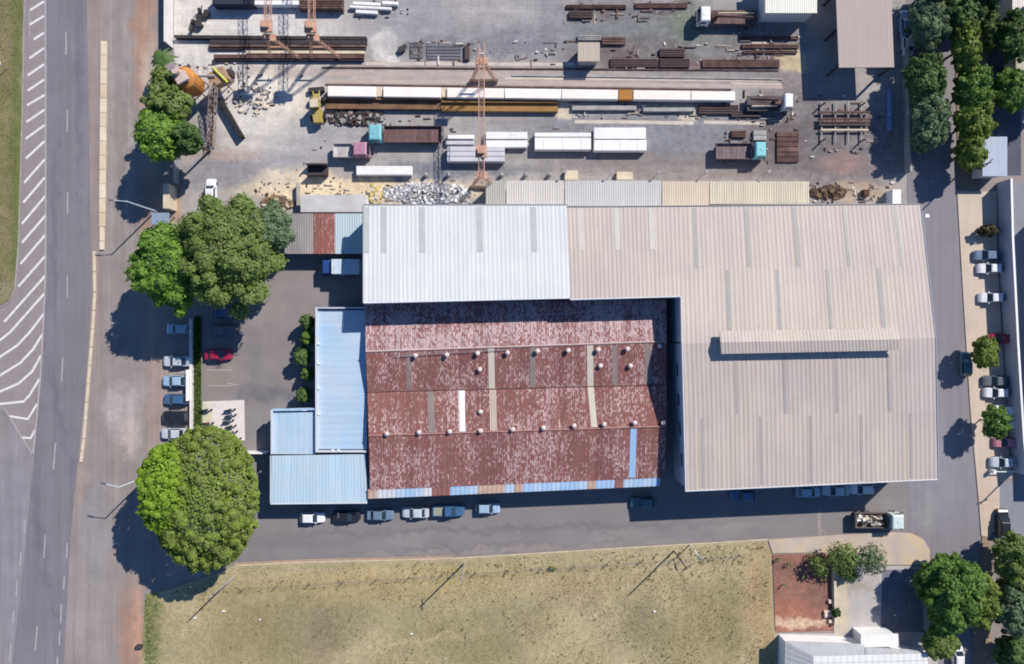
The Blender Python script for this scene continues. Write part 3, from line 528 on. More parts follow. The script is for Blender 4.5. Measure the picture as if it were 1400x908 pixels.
for (u, v) in ((436, 470), (436, 497), (436, 531), (436, 566), (455, 615.4), (463, 615.4)):
    x, y, z = W(u, v, 4.5); MB().box((x, y, z + 0.1), (0.22, 0.22, 0.55)).build('roof_outlet', WHITEP, bo)
wl = inset_wall(bo, ccw([(*W(432.5, 421, 4)[:2], 3.9), (*W(499, 421, 4)[:2], 3.9), (*W(501.5, 686, 4)[:2], 3.8), (*W(373, 686, 4)[:2], 3.8), (*W(373, 563, 4)[:2], 3.8), (*W(432.5, 563, 4)[:2], 3.9)]), SHW)
for w in wl:
    if w[5] > 6: windows(w, int(w[5] / 3), 1.1, 2.4, 1.5)
MB().box((*W(352, 617)[:2], 1.0), (4.2, 0.18, 2.0)).build('entrance_wall', WHITEP, bo)

# --- sheds along the north side
def shed(name, label, px, h, mats, n, wallm, cat='shed', along='v', ribs=3, slope=0.15, open_=False):
    (x0, y0), (x1, y1) = px
    b = thing(name, label, cat, W((x0 + x1) / 2, (y0 + y1) / 2, 0))
    roof(b, [(x0, y0, h), (x1, y0, h), (x1, y1, h - slope), (x0, y1, h - slope)], n, None, ribs=ribs, rh=0.04, mats=mats, along=along)
    pts = ccw([(*W(x0, y0, h)[:2], h - 0.3), (*W(x1, y0, h)[:2], h - 0.3), (*W(x1, y1, h)[:2], h - slope - 0.3), (*W(x0, y1, h)[:2], h - slope - 0.3)])
    cx = sum(p[0] for p in pts) / 4; cy = sum(p[1] for p in pts) / 4
    pts = [(p[0] + (0.3 if p[0] < cx else -0.3), p[1] + (0.3 if p[1] < cy else -0.3), p[2]) for p in pts]
    if open_:
        for p in pts: MB().tube((p[0], p[1], 0), (p[0], p[1], p[2] + 0.05), 0.09, n=6).build('post', STEEL, b)
    else: inset_wall(b, pts, wallm)
    return b
NS = [('long open-yard shed roof end in dull grey-green sheets', (664, 247), (691, 279.5), 3, C(186, 184, 176)), ('narrow shed with off-white sheet roof north of the white warehouse roof', (692, 247), (771, 279.5), 8, C(214, 208, 202)),
      ('narrow shed with cool grey sheet roof north of the beige warehouse roof', (772, 247), (904, 281.5), 14, C(203, 202, 201)), ('short shed with yellowish cream sheet roof north of the beige warehouse', (905, 248), (969, 281.5), 7, C(219, 204, 182)),
      ('shed with streaky cream fibre-cement roof at the east end of the shed row', (970, 248), (1106, 279), 14, C(216, 206, 184))]
for i, (lab, a, b_, n, c) in enumerate(NS):
    m = sheetmat('shed_sheet_%d' % i, c, 0.10 if i == 4 else 0.05, 0.07 if i == 4 else 0.03, 0.7)
    s_ = shed('lean_to_shed', lab, (a, b_), 3.6, lambda k, m=m: m, n, WALLW); s_['group'] = 'row of lean-to sheds'
for i, u in enumerate((771, 832, 894, 956, 1038)):
    X, Y, _ = W(u, 243)
    o = thing('lamp_post', 'slim short lamp post at the yard edge, %s from the west over the shed roofs' % ['first', 'second', 'third', 'fourth', 'fifth'][i], 'lamp post', (X, Y, 0), 0, 'lamp posts along the sheds')
    MB().tube((X, Y, 0), (X, Y, 4.9), 0.05, n=6).build('post', GREYC, o); MB().box((X - 0.2, Y - 0.15, 4.95), (0.5, 0.35, 0.12), 0.7).build('lamp_head', GREYC, o)
GRM = sheetmat('grey_carport_sheet', C(160, 154, 154), 0.08, 0.05, 0.8, tint=(C(140, 136, 136), 0.3, 0.7)); RSC = rustmat('carport_rust_sheet', C(152, 100, 94), C(196, 164, 158), 1.05); BLC = sheetmat('carport_blue_sheet', C(190, 206, 214), 0.04, 0.03, 0.5)
shed('carport', 'low carport with grey, rust-red and pale sheets beside the white warehouse end', ((389, 292), (497, 347)), 3.0, lambda i: GRM if i < 4 else RSC if i < 7 else BLC, 11, WALLW, 'carport', open_=True)
fs = thing('flat_roof_store', 'flat white concrete-roofed store building behind the carport', 'store', W(455, 278))
MB().prism(poly([(411, 267), (500, 266), (500, 290), (411, 290)], 3.0), 2.7, 3.0).build('roof', surf('store_roof', C(206, 204, 204), var=0.08, tint=(C(190, 186, 184), 0.4, 0.7)), fs)
MB().prism(poly([(412, 268), (499, 267), (499, 289), (412, 289)], 3.0), 0, 2.7).build('wall', WALLW, fs)
# --- tall open hall at the top right
ch = thing('open_hall', 'tall open-sided hall with plain beige roof at the yard corner by the trees', 'hall', W(1170, 40))
TB = sheetmat('hall_roof_sheet', C(182, 167, 160), 0.02, 0.012, 0.7)
roof(ch, [(1138, -120, 4.6), (1214, -120, 4.6), (1222.5, 92, 4.4), (1147, 92.5, 4.4)], 9, TB, ribs=2, rh=0.008, rndtilt=.004)
for (u, v) in ((1147.5, 90), (1221, 90), (1145, 40), (1219, 40), (1143, -10), (1216, -10), (1140, -80), (1213, -80)):
    x, y, z = W(u, v, 4.2); MB().box((x, y, 2.1), (0.3, 0.3, 4.2)).build('column', DARKST, ch)
for s in ((1148.5, 91, 4.2), (1220, 91, 4.2)):
    x, y, z = W(*s); MB().tube((x, y, 4.1), (x + (1.8 if s[0] < 1180 else -1.8), y, 2.6), 0.08, n=4).build('brace', DARKST, ch)
p0, p1 = W(1147.5, 91, 4.1), W(1221, 91, 4.1); MB().box(((p0[0] + p1[0]) / 2, p0[1], 4.05), (p1[0] - p0[0], 0.25, 0.3)).build('beam', DARKST, ch)
inset_wall(ch, ccw([(*W(1140, -115, 4.4)[:2], 4.1), (*W(1212, -115, 4.4)[:2], 4.1), (*W(1213, -95, 4.4)[:2], 4.1), (*W(1141, -95, 4.4)[:2], 4.1)]), surf('hall_wall', C(120, 118, 120)))
shed('site_store', 'small white-roofed store cut by the top edge beside the open hall', ((1046, -40), (1117, 18)), 3.8, lambda i, m=sheetmat('store_white_sheet', C(238, 236, 222), 0.04, 0.03): m, 8, WALLW, 'store')
shed('site_hut', 'small square site hut with cream roof among the stacked steel', ((790, 58), (820, 84)), 2.6, lambda i, m=sheetmat('hut_sheet', C(202, 188, 174), 0.05, 0.04, 0.8): m, 4, GREYC, 'hut')
shed('bus_shelter', 'little blue-grey sheet canopy on the roadside beside the spreading trees', ((207, 291), (231, 307)), 2.5, lambda i, m=sheetmat('canopy_sheet', C(150, 166, 188), 0.04, 0.03): m, 3, GREYC, 'canopy', open_=True)
shed('guard_kiosk', 'guard kiosk with pale blue-white roof between east trees and boundary wall', ((1343, 187), (1377, 241)), 3.0, lambda i, m=sheetmat('kiosk_sheet', C(196, 206, 222), 0.03, 0.02): m, 5, WALLW, 'kiosk')
shed('corner_shed', 'white-roofed building cut by the top right corner of the picture', ((1384, -60), (1450, 21)), 3.5, lambda i, m=sheetmat('corner_sheet', C(226, 220, 214), 0.03, 0.03): m, 7, WALLW, 'building')
shed('edge_building', 'pale roof at the right picture edge below the corner building', ((1389, 74), (1450, 96)), 3.0, lambda i, m=sheetmat('edge_sheet', C(196, 192, 176), 0.05, 0.03): m, 6, WALLW, 'building')
sheet('shaded_drive_sheet', [(1206, 779), (1262, 778), (1262, 864), (1203, 864)], 0.1, surf('shade_dark_drive', C(118, 120, 130), var=0.1, fine=0.08))  # tree shade over the driveway, put into a darker ground sheet
# --- house at the bottom right
hs = thing('house', 'white-walled house with grey hipped roof at the bottom edge beside red earth bed', 'house', W(1160, 915))
def P3(u, v, h): return W(u, v, h)
hr = surf('house_roof_tile', C(176, 178, 182), var=0.08, scale=1.0, streaks=((4, 0.3, 0.08),), rough=0.8); hr2 = surf('house_roof_white', C(236, 236, 234), var=0.04, streaks=((4, 0.3, 0.04),), rough=0.7)
q = [P3(1071, 878, 3.6), P3(1262, 897, 3.6), P3(1232, 940, 5.0), P3(1118, 925, 5.0)]
def tiles(quad, n, rows, mat, nm='roof_slope', rh=.02):
    d = MB().slab([(p[0], p[1], p[2] - 0.04) for p in quad], 0.15).build(nm, mat, hs)
    for j in range(rows):
        ribsheet(quad, 0, 1, j / rows, (j + 1) / rows + (0.01 if j < rows - 1 else 0), n, rh, 0.05, 0).build('tile_course', mat, d, fix=False)
tiles([P3(1073, 877, 3.4), P3(1182, 881, 3.4), P3(1182, 895, 4.3), P3(1112, 897, 4.3)], 14, 5, hr)
tiles([P3(1071, 990, 3.4), P3(1073, 877, 3.4), P3(1112, 897, 4.3), P3(1112, 970, 4.3)], 14, 6, hr, 'roof_hip')
tiles([P3(1112, 897, 4.3), P3(1268, 893, 4.3), P3(1272, 970, 4.1), P3(1112, 970, 4.1)], 18, 8, hr2)
tiles([P3(1183, 886, 3.8), P3(1240, 888, 3.8), P3(1266, 892.5, 4.3), P3(1183, 894.5, 4.3)], 8, 3, hr)
MB().prism(poly([(1177, 868), (1228, 867), (1229, 884), (1177, 885)], 3.4), 3.2, 3.4).build('porch_slab', WHITEP, hs)
MB().prism(poly([(1180, 870), (1225, 869), (1226, 884), (1180, 885)], 3.3), 0, 3.2).build('porch_wall', WHITEP, hs)
MB().prism(poly([(1076, 880), (1180, 884), (1240, 892), (1268, 900), (1274, 960), (1074, 960)], 3.4), 0, 3.3).build('wall', WHITEP, hs)
# --- neighbour just outside the right edge (its shadow lies on the side lane)
nb = thing('neighbour_building', 'tall building past the right picture edge shading the side lane', 'building', W(1470, 480))
MB().prism(poly([(1424, 286), (1560, 286), (1560, 640), (1432, 640)]), 0, 6.2).build('wall', WALLW, nb); MB().prism(poly([(1423, 285), (1561, 285), (1561, 641), (1431, 641)]), 6.2, 6.35).build('roof', GREYC, nb)

# ================================================================== WALLS, FENCES, GATES
def wallthing(name, label, pts, h, t, mat, cat='wall', cap=None):
    a = W(*pts[0]); o = thing(name, label, cat, a)
    for p, q in zip(pts, pts[1:]):
        A, B = np.array(W(*p)[:2]), np.array(W(*q)[:2]); d = B - A; L = np.linalg.norm(d); rz = math.atan2(d[1], d[0]); n = max(1, int(round(L / 3.0)))
        for i in range(n):
            c = A + d * (i + 0.5) / n; MB().box((*c, h / 2), (L / n - 0.012, t, h), rz).build('wall_panel', mat, o)
        if cap:
            MB().box((*((A + B) / 2), h + 0.035), (L, t + 0.08, 0.07), rz).build('coping', cap, o)
    return o
WW = surf('boundary_white_wall', C(234, 230, 228), var=0.06, rough=0.8, tint=(C(216, 212, 208), 0.5, 0.7)); BW = surf('grey_boundary_wall', C(176, 182, 196), var=0.07, rough=0.8)
wallthing('yard_wall', 'white concrete boundary wall at the north-west corner of the yard', [(236, -120), (236, 66)], 2.6, 0.22, WW)
wallthing('boundary_wall', 'long grey boundary wall behind the cars parked on the east pavement', [(1364, 250), (1366, 330), (1373, 470), (1381, 600), (1386, 690 - 45)], 3.0, 0.24, BW, cap=WHITEP)
wallthing('street_wall', 'pale low wall between yard and tree-lined east street', [(1235, 68), (1236, 150), (1238, 238)], 1.6, 0.3, GREYC)
wallthing('front_wall', 'white front wall between roadside parking and planted strip', [(263.5, 436), (264, 508), (264, 586)], 0.9, 0.32, WW)
MB().prism(poly([(260.2, 505), (262.0, 505), (262.0, 547), (260.2, 547)]), 0, 1.5).build('sign_panel', WHITEP, bpy.data.objects['front_wall'])
wallthing('gate_wall', 'cream rendered gatehouse wall at the yard entrance', [(238, 256), (238, 289)], 2.6, 0.9, CREAMC)
wallthing('sliding_gate', 'grey sheet-metal sliding gate at the yard entrance', [(245, 218), (245, 253)], 2.0, 0.18, surf('gate_sheet', C(150, 152, 162), var=0.1, rough=0.6), 'gate')
wallthing('garden_wall', 'low cream wall edging the red earth bed', [(1138, 772), (1139.5, 852)], 0.9, 0.4, CREAMC)
wallthing('store_side_wall', 'pale retaining wall beside the rubble behind the carport', [(409, 252), (410, 289)], 1.2, 0.25, GREYC)
wallthing('bay_wall', 'dark slanted retaining wall of the batching bay', [(304, 138), (334, 190)], 1.3, 0.5, surf('dark_bay_wall', C(50, 46, 48), var=0.2))
ff = thing('field_fence', 'low wire fence with short wooden posts along the dry field', 'fence', W(700, 770))
fpts = [(335 + 45 * i, 803 - 2.95 * i - (0 if i < 8 else 0)) for i in range(16)]
hh = random.Random(5)
for u, v in fpts:
    x, y, _ = W(u, v); MB().tube((x, y, 0), (x + hh.uniform(-.05, .05), y, 1.35), 0.075, 0.06, n=6).build('post', WOODP, ff)
for z in (0.5, 0.9, 1.25):
    mb = MB()
    for p, q in zip(fpts, fpts[1:]): mb.tube((*W(*p)[:2], z), (*W(*q)[:2], z), 0.012, n=4)
    mb.build('wire', STEEL, ff)

# ================================================================== VEHICLES
CACHE = {}
def cached(key, fn):
    if key not in CACHE: CACHE[key] = fn()
    return CACHE[key]
tyre_me = MB().tube((0, -0.1, 0), (0, 0.1, 0), 0.31, n=16).mesh('wheel', RUBBER, fix=True)
rim_me = MB().tube((0, -0.11, 0), (0, 0.11, 0), 0.19, n=10).mesh('rim', STEEL, fix=True)
ttyre_me = MB().tube((0, -0.24, 0), (0, 0.24, 0), 0.5, n=16).mesh('wheel', RUBBER, fix=True); trim_me = MB().tube((0, -0.25, 0), (0, 0.25, 0), 0.28, n=10).mesh('rim', STEEL, fix=True)
def put_wheels(root, xs, y, r=0.31, big=False):
    for x in xs:
        for s in (-1, 1):
            o = link('wheel', ttyre_me if big else tyre_me, root, (x, s * y, r)); link('rim', trim_me if big else rim_me, o)
def sec(x, w, zb, zs, zt, r=0.9):
    return [(x, -w, zb), (x, -w, zs), (x, -w * r, zt), (x, 0, zt + 0.02), (x, w * r, zt), (x, w, zs), (x, w, zb), (x, 0, zb)]
KIND = {  # length, half width, body stations (x, half width, shoulder z, top z), cabin: x rear base, rear top, front top, front base, roof z
    'hatch': (3.9, 0.82, [(-1.95, .70, .55, .70), (-1.85, .79, .72, .88), (-1.2, .82, .78, .93), (0.4, .82, .78, .93), (0.75, .82, .76, .92), (1.6, .78, .66, .80), (1.88, .68, .52, .64), (1.95, .60, .45, .55)], (-1.82, -1.35, 0.15, 0.85, 1.47)),
    'sedan': (4.3, 0.85, [(-2.15, .68, .6, .76), (-2.05, .80, .74, .92), (-1.4, .85, .8, .95), (0.4, .85, .78, .93), (0.9, .85, .76, .91), (1.8, .80, .66, .8), (2.08, .70, .54, .66), (2.15, .60, .46, .56)], (-1.55, -1.0, 0.25, 0.95, 1.44)),
    'suv': (4.3, 0.9, [(-2.15, .76, .7, .9), (-2.05, .86, .85, 1.02), (-1.2, .9, .9, 1.05), (0.5, .9, .9, 1.05), (0.9, .9, .88, 1.04), (1.8, .86, .8, .96), (2.08, .76, .66, .8), (2.15, .66, .55, .66)], (-2.02, -1.75, 0.3, 0.95, 1.68)),
}
def car(kind, label, u, v, head, col, cname, group=None, cat='car', roofcol=None):
    L, hw, st, (rb, rt, ft, fb, zr) = KIND[kind]
    x, y, _ = W(u, v, 0.8); root = thing('parked_car', label, cat, (x, y, 0), R(head), group)
    pm = paint('car_' + cname, col)
    def body():
        mb = MB(); mb.loft([sec(a, w, 0.22, zs, zt) for a, w, zs, zt in st]); return mb.mesh('body', pm, fix=True)
    link('body', cached((kind, cname, 'body'), body), root)
    zb = 0.88 if kind != 'suv' else 1.0
    wb, wt = hw * 0.93, hw * 0.76
    def cabin():
        mb = MB(); mb.loft([[(rb, -wb, zb), (rb, wb, zb), (fb, wb, zb), (fb, -wb, zb)], [(rt - .02, -wt, zr - 0.05), (rt - .02, wt, zr - 0.05), (ft + .02, wt, zr - 0.05), (ft + .02, -wt, zr - 0.05)], [(rt + 0.12, -wt * .88, zr), (rt + 0.12, wt * .88, zr), (ft - 0.12, wt * .88, zr), (ft - 0.12, -wt * .88, zr)]])
        return mb.mesh('cabin', pm, fix=True)
    link('cabin', cached((kind, cname, 'cabin'), cabin), root)
    def glass(which):
        mb = MB(); e = 0.018
        def ln(a, b, t): return a + (b - a) * t
        if which in ('windscreen', 'rear_window'):
            xb, xt = (fb, ft) if which == 'windscreen' else (rb, rt); s = 1 if which == 'windscreen' else -1
            a, b = 0.08, 0.93
            p = [(ln(xb, xt, a) + s * e, -ln(wb, wt, a) * .9, ln(zb, zr - .05, a) + e), (ln(xb, xt, a) + s * e, ln(wb, wt, a) * .9, ln(zb, zr - .05, a) + e), (ln(xb, xt, b) + s * e, ln(wb, wt, b) * .9, ln(zb, zr - .05, b) + e), (ln(xb, xt, b) + s * e, -ln(wb, wt, b) * .9, ln(zb, zr - .05, b) + e)]
        else:
            s = 1 if which == 'l' else -1; a, b = 0.1, 0.85
            p = [(ln(rb, rt, a) + .22, s * (ln(wb, wt, a) + e), ln(zb, zr - .05, a)), (ln(fb, ft, a) - .22, s * (ln(wb, wt, a) + e), ln(zb, zr - .05, a)), (ln(fb, ft, b) - .12, s * (ln(wb, wt, b) + e), ln(zb, zr - .05, b)), (ln(rb, rt, b) + .12, s * (ln(wb, wt, b) + e), ln(zb, zr - .05, b))]
        c = np.mean(np.array(p), axis=0); n = np.cross(np.array(p[1]) - np.array(p[0]), np.array(p[3]) - np.array(p[0])); n /= np.linalg.norm(n)
        pin = [tuple(np.array(k) - n * 0.012 * np.sign(np.dot(n, c - np.array((0, 0, 1.0))))) for k in p]
        mb.add(list(p) + pin, [(0, 1, 2, 3), (7, 6, 5, 4), (0, 4, 5, 1), (1, 5, 6, 2), (2, 6, 7, 3), (3, 7, 4, 0)])
        return mb.mesh(which, GLASS, fix=True)
    for w in ('windscreen', 'rear_window'): link(w, cached((kind, w), lambda w=w: glass(w)), root)
    for w in ('l', 'r'): link('side_window', cached((kind, w), lambda w=w: glass(w)), root)
    put_wheels(root, (L / 2 - 0.72, -L / 2 + 0.75), hw - 0.1)
    for s in (-1, 1):
        link('headlight', cached((kind, 'hl'), lambda: MB().box((0, 0, 0), (0.18, 0.32, 0.12)).mesh('headlight', LAMPW)), root, (L / 2 - 0.18, s * (hw - 0.32), 0.6))
        link('taillight', cached((kind, 'tl'), lambda: MB().box((0, 0, 0), (0.1, 0.26, 0.16)).mesh('taillight', REDL)), root, (-L / 2 + 0.06, s * (hw - 0.28), 0.72))
        link('mirror', cached((kind, cname, 'mi'), lambda: MB().box((0, 0, 0), (0.12, 0.2, 0.14)).mesh('mirror', pm)), root, (fb - 0.25, s * (hw + 0.07), 0.98))
    return root
SIL = (0.50, 0.54, 0.60, 1); WHI = (0.75, 0.76, 0.78, 1); BLK = (0.018, 0.02, 0.025, 1); BLU = (0.05, 0.12, 0.24, 1); LBL = (0.32, 0.44, 0.58, 1); GRY = (0.12, 0.13, 0.15, 1); RED = (0.30, 0.015, 0.05, 1); PINK = (0.45, 0.20, 0.24, 1); TEAL = (0.06, 0.14, 0.18, 1); SLB = (0.14, 0.2, 0.28, 1)
G1 = 'cars parked nose-out along the white front wall'
car('hatch', 'silver-blue hatchback in tree shade, northernmost at the white front wall', 244, 450, 180, LBL, 'lightblue', G1)
car('sedan', 'pale silver-blue sedan with sunlit roof at the white front wall', 241, 494, 180, SIL, 'silver', G1)
car('sedan', 'bright light blue sedan with dark rear at the white front wall', 240, 521, 180, LBL, 'lightblue', G1)
car('hatch', 'dark blue hatchback between light blue and black cars at the white wall', 240, 546, 180, BLU, 'blue', G1)
car('suv', 'black car with pale roof glint, south end of the front wall row', 240, 570, 180, BLK, 'black', G1)
car('sedan', 'grey car half hidden by the big round tree at the front wall', 238, 593, 180, SIL, 'silver', G1)
car('sedan', 'dark red car parked alone in the front car park', 298, 485, 0, RED, 'darkred')
car('sedan', 'dark car in tree shade beside the dark red car', 303, 452, 0, GRY, 'grey')
car('hatch', 'blue car deepest in tree shade at the car park edge', 307, 428, 0, BLU, 'blue')
G2 = 'cars parked along the south side of the workshop'
car('hatch', 'white-silver hatchback, first car from the west below the blue office', 427, 708, 0, WHI, 'white', G2)
car('sedan', 'black sedan, second car from the west in the south street row', 474, 706, 0, BLK, 'black', G2)
car('sedan', 'slate blue sedan, third car from the west in the south street row', 520, 704, 0, SLB, 'slateblue', G2)
car('sedan', 'silver-white sedan facing west, fourth car in the south street row', 568, 701, 180, SIL, 'silver', G2)
car('hatch', 'grey-blue hatchback at the east end of the south street row', 667, 695, 0, LBL, 'lightblue', G2)
G3 = 'cars in the shade of the big warehouse'
car('hatch', 'dark blue hatchback alone in warehouse shade on the south street', 1016, 678, 180, BLU, 'blue', G3)
car('hatch', 'blue-silver hatchback, west one of three at the warehouse corner', 1106, 673, 0, LBL, 'lightblue', G3)
car('sedan', 'silver sedan between two hatchbacks at the warehouse corner', 1143, 671, 180, SIL, 'silver', G3)
car('hatch', 'white hatchback at the corner end of the warehouse shade', 1179, 669, 180, WHI, 'white', G3)
car('hatch', 'dark teal hatchback lost in shadow where the two roofs meet', 879, 687, 180, TEAL, 'teal', G3)
G4 = 'cars on the east pavement'
car('hatch', 'blue-grey hatchback, northernmost car on the east pavement', 1349, 349, 180, SLB, 'slateblue', G4)
car('hatch', 'white hatchback close beside the blue-grey one on the east pavement', 1354, 367, 180, WHI, 'white', G4)
car('hatch', 'white hatchback parked alone in the middle of the east pavement', 1356, 407, 180, WHI, 'white', G4)
car('hatch', 'maroon car half under the upper small street tree', 1369, 463, 180, RED, 'darkred', G4)
car('sedan', 'dark grey car just below the upper small street tree', 1363, 521, 180, GRY, 'grey', G4)
car('hatch', 'white car with black windscreen between the two small street trees', 1363, 537, 180, WHI, 'white', G4)
car('hatch', 'white car peeping out behind the lower small street tree', 1372, 561, 180, WHI, 'white', G4)
car('hatch', 'white car lower down behind the lower small street tree', 1374, 581, 180, WHI, 'white', G4)
car('hatch', 'pink-red car just south of the lower small street tree', 1376, 605, 180, PINK, 'pink', G4)
car('sedan', 'pinkish silver car nearest the white boom barrier', 1373, 632, 180, SIL, 'silver', G4)
car('hatch', 'teal hatchback on the street beside the upper small street tree', 1321, 498, 90, TEAL, 'teal')
car('hatch', 'white hatchback standing at the yard entrance above the trees', 288, 261, 90, WHI, 'white')
car('sedan', 'white car in shade at the kerb under the north-east trees', 1242, 57, 90, WHI, 'white')
car('sedan', 'blue car in deep shade behind the open hall', 1239, 32, 90, LBL, 'lightblue')
car('suv', 'black vehicle in shade at the side entrance', 1371, 715, 90, BLK, 'black')
car('hatch', 'white car under the bottom right trees', 1310, 897, 90, WHI, 'white')

def slabbox(mb, c, s): return mb.box(c, s)
def truck(name, label, u, v, head, L, cabL, w, cabcol, cname, bedcol, kind, cat='truck', h=2.6, load=None, axles=3):
    """kinds: flat (open deck with boards), box, pickup"""
    x, y, _ = W(u, v, 1.2); root = thing(name, label, cat, (x, y, 0), R(head))
    pm = paint('cab_' + cname, cabcol, 0.4, 0.3); f = L / 2; hw = w / 2
    if kind == 'pickup':
        MB().loft([sec(-f, hw * .9, .35, .7, .98), sec(-f + .1, hw, .35, .8, 1.02), sec(-f + 2.0, hw, .35, .8, 1.02), sec(f - 1.5, hw, .35, .8, 1.02), sec(f - .35, hw * .95, .35, .75, .92), sec(f, hw * .75, .35, .55, .68)]).build('body', pm, root, local=True)
        MB().loft([[(-f + 1.9, -hw * .92, .98), (-f + 1.9, hw * .92, .98), (f - 1.35, hw * .92, .98), (f - 1.35, -hw * .92, .98)], [(-f + 2.05, -hw * .78, 1.68), (-f + 2.05, hw * .78, 1.68), (f - 2.1, hw * .78, 1.68), (f - 2.1, -hw * .78, 1.68)]]).build('cabin', pm, root, local=True)
        MB().add([(f - 1.40, -hw * .82, 1.08), (f - 1.40, hw * .82, 1.08), (f - 2.02, hw * .72, 1.66), (f - 2.02, -hw * .72, 1.66)], [(0, 1, 2, 3)]).build('windscreen', GLASS, root, local=True)
        b = MB()
        for s in (-1, 1): b.box((-f + .95, s * (hw - .06), 1.07), (1.8, .1, .1))
        b.box((-f + .08, 0, 1.07), (.1, w - .1, .1)); b.build('bed_rail', pm, root, local=True)
        MB().box((-f + .98, 0, 1.035), (1.6, w - .3, .03)).build('bed_floor', surf('bed_liner', C(150, 152, 140), var=.2), root, local=True)
        put_wheels(root, (f - .9, -f + .9), hw - .1); return root
    # chassis, cab
    MB().box((0, 0, 0.72), (L - 0.5, 0.9, 0.26)).build('chassis', DARKST, root, local=True)
    cb = MB().loft([[(f - cabL, -hw, .55), (f - cabL, hw, .55), (f, hw * .96, .55), (f, -hw * .96, .55)], [(f - cabL, -hw, 1.5), (f - cabL, hw, 1.5), (f, hw * .96, 1.5), (f, -hw * .96, 1.5)], [(f - cabL + .05, -hw * .9, h - .08), (f - cabL + .05, hw * .9, h - .08), (f - .32, hw * .88, h - .08), (f - .32, -hw * .88, h - .08)], [(f - cabL + .2, -hw * .78, h), (f - cabL + .2, hw * .78, h), (f - .5, hw * .76, h), (f - .5, -hw * .76, h)]])
    cab = cb.build('cab', pm, root, local=True)
    MB().add([(f - .0, -hw * .86, 1.56), (f - .0, hw * .86, 1.56), (f - .27, hw * .8, h - .16), (f - .27, -hw * .8, h - .16), (f - .03, -hw * .86, 1.56), (f - .03, hw * .86, 1.56), (f - .30, hw * .8, h - .16), (f - .30, -hw * .8, h - .16)], [(0, 1, 2, 3), (7, 6, 5, 4), (0, 4, 5, 1), (1, 5, 6, 2), (2, 6, 7, 3), (3, 7, 4, 0)]).build('windscreen', GLASS, cab, local=True)
    for s in (-1, 1):
        MB().box((f - cabL / 2, s * (hw * .955), 1.85), (cabL * .5, 0.03, .5)).build('side_window', GLASS, cab, local=True)
        MB().box((f - .25, s * (hw + .12), 1.8), (.12, .2, .4)).build('mirror', DARKST, cab, local=True)
        MB().box((f - .02, s * (hw - .35), .8), (.1, .35, .2)).build('headlight', LAMPW, cab, local=True)
    MB().box((f - .02, 0, .52), (.2, w * .96, .25)).build('bumper', DARKST, root, local=True)
    MB().box((f - cabL * .5, 0, h + .02), (.5, .55, .04)).build('roof_hatch', pm, cab, local=True)
    r0, r1 = -f, f - cabL - 0.25; bl = r1 - r0; bc = (r0 + r1) / 2
    bm_ = surf('bed_' + name + cname, bedcol, var=.15, scale=1.0, rough=.8)
    if kind == 'box':
        bx = MB().box((bc, 0, 1.0 + 1.1), (bl, w, 2.2)).build('cargo_box', bm_, root, local=True)
        for i in range(5): MB().box((r0 + bl * (i + .5) / 5, 0, 3.215), (.06, w - .1, .03)).build('roof_rib', bm_, bx, local=True)
    else:
        MB().box((bc, 0, .98), (bl, w, .12)).build('deck', bm_, root, local=True)
        n = max(4, int(bl / .55)); dk = surf('deckboard_' + name + cname, bedcol, var=.2, scale=1.2, rough=.9, rand=.18)
        for i in range(n): MB().box((r0 + bl * (i + .5) / n, 0, 1.06), (bl / n - .03, w - .16, .05)).build('deck_board', dk, root, local=True)
        if kind == 'flat':
            for s in (-1, 1): MB().box((bc, s * (w / 2 - .04), 1.3), (bl, .07, .5)).build('side_board', bm_, root, local=True)
            MB().box((r1 - .04, 0, 1.45), (.08, w, .85)).build('headboard', bm_, root, local=True); MB().box((r0 + .04, 0, 1.3), (.08, w - .2, .5)).build('tailboard', bm_, root, local=True)
    xs = [f - cabL * .55, r0 + 1.0] + ([r0 + 2.2] if axles > 2 else []) + ([r0 + 3.4] if axles > 3 else [])
    put_wheels(root, xs, hw - .22, .5, True)
    if load: load(root, r0, r1, w)
    return root
truck('pickup_truck', 'dark blue pickup with pale load bed in the south street row', 613, 699, 0, 5.1, 0, 1.8, BLU, 'navy', None, 'pickup', 'pickup')
truck('box_truck', 'box truck with deep blue cab backed against the white warehouse end', 468, 366, 180, 6.3, 1.7, 2.3, (0.02, 0.06, 0.22, 1), 'deepblue', C(200, 214, 226), 'box')
truck('flatbed_truck', 'long flatbed truck with turquoise cab and brown slatted deck in the yard', 554, 184, 180, 11.6, 2.2, 2.6, (0.20, 0.48, 0.52, 1), 'turquoise', C(116, 92, 92), 'flat', axles=4)
truck('flatbed_truck', 'turquoise-cab truck with grey-brown open bed facing east', 1012, 207, 0, 7.8, 1.9, 2.5, (0.20, 0.52, 0.56, 1), 'turquoise2', C(130, 116, 118), 'flat')
truck('dump_truck', 'small truck with faded pink cab and white load in the yard', 481, 206, 0, 5.8, 2.4, 2.2, (0.42, 0.22, 0.30, 1), 'pink', C(190, 184, 184), 'flat', axles=2)
def junk(root, r0, r1, w):
    rj = random.Random(9); ms = [WHITEP, RUSTST, DARKST, GREYC, CREAMC]
    for i in range(26):
        s = (rj.uniform(.3, 1.1), rj.uniform(.2, .6), rj.uniform(.15, .4))
        MB().box((rj.uniform(r0 + .7, r1 - .8), rj.uniform(-w / 2 + .55, w / 2 - .55), 1.08 + s[2] / 2 + rj.uniform(0, .25)), s, rj.uniform(-.5, .5)).build('cargo_piece', ms[rj.randint(0, 4)], root, local=True)
truck('flatbed_truck', 'mint-white cab truck loaded with scrap on the street corner', 1200, 711, 0, 7.4, 2.1, 2.4, (0.58, 0.68, 0.64, 1), 'mint', C(120, 106, 102), 'flat', load=junk)
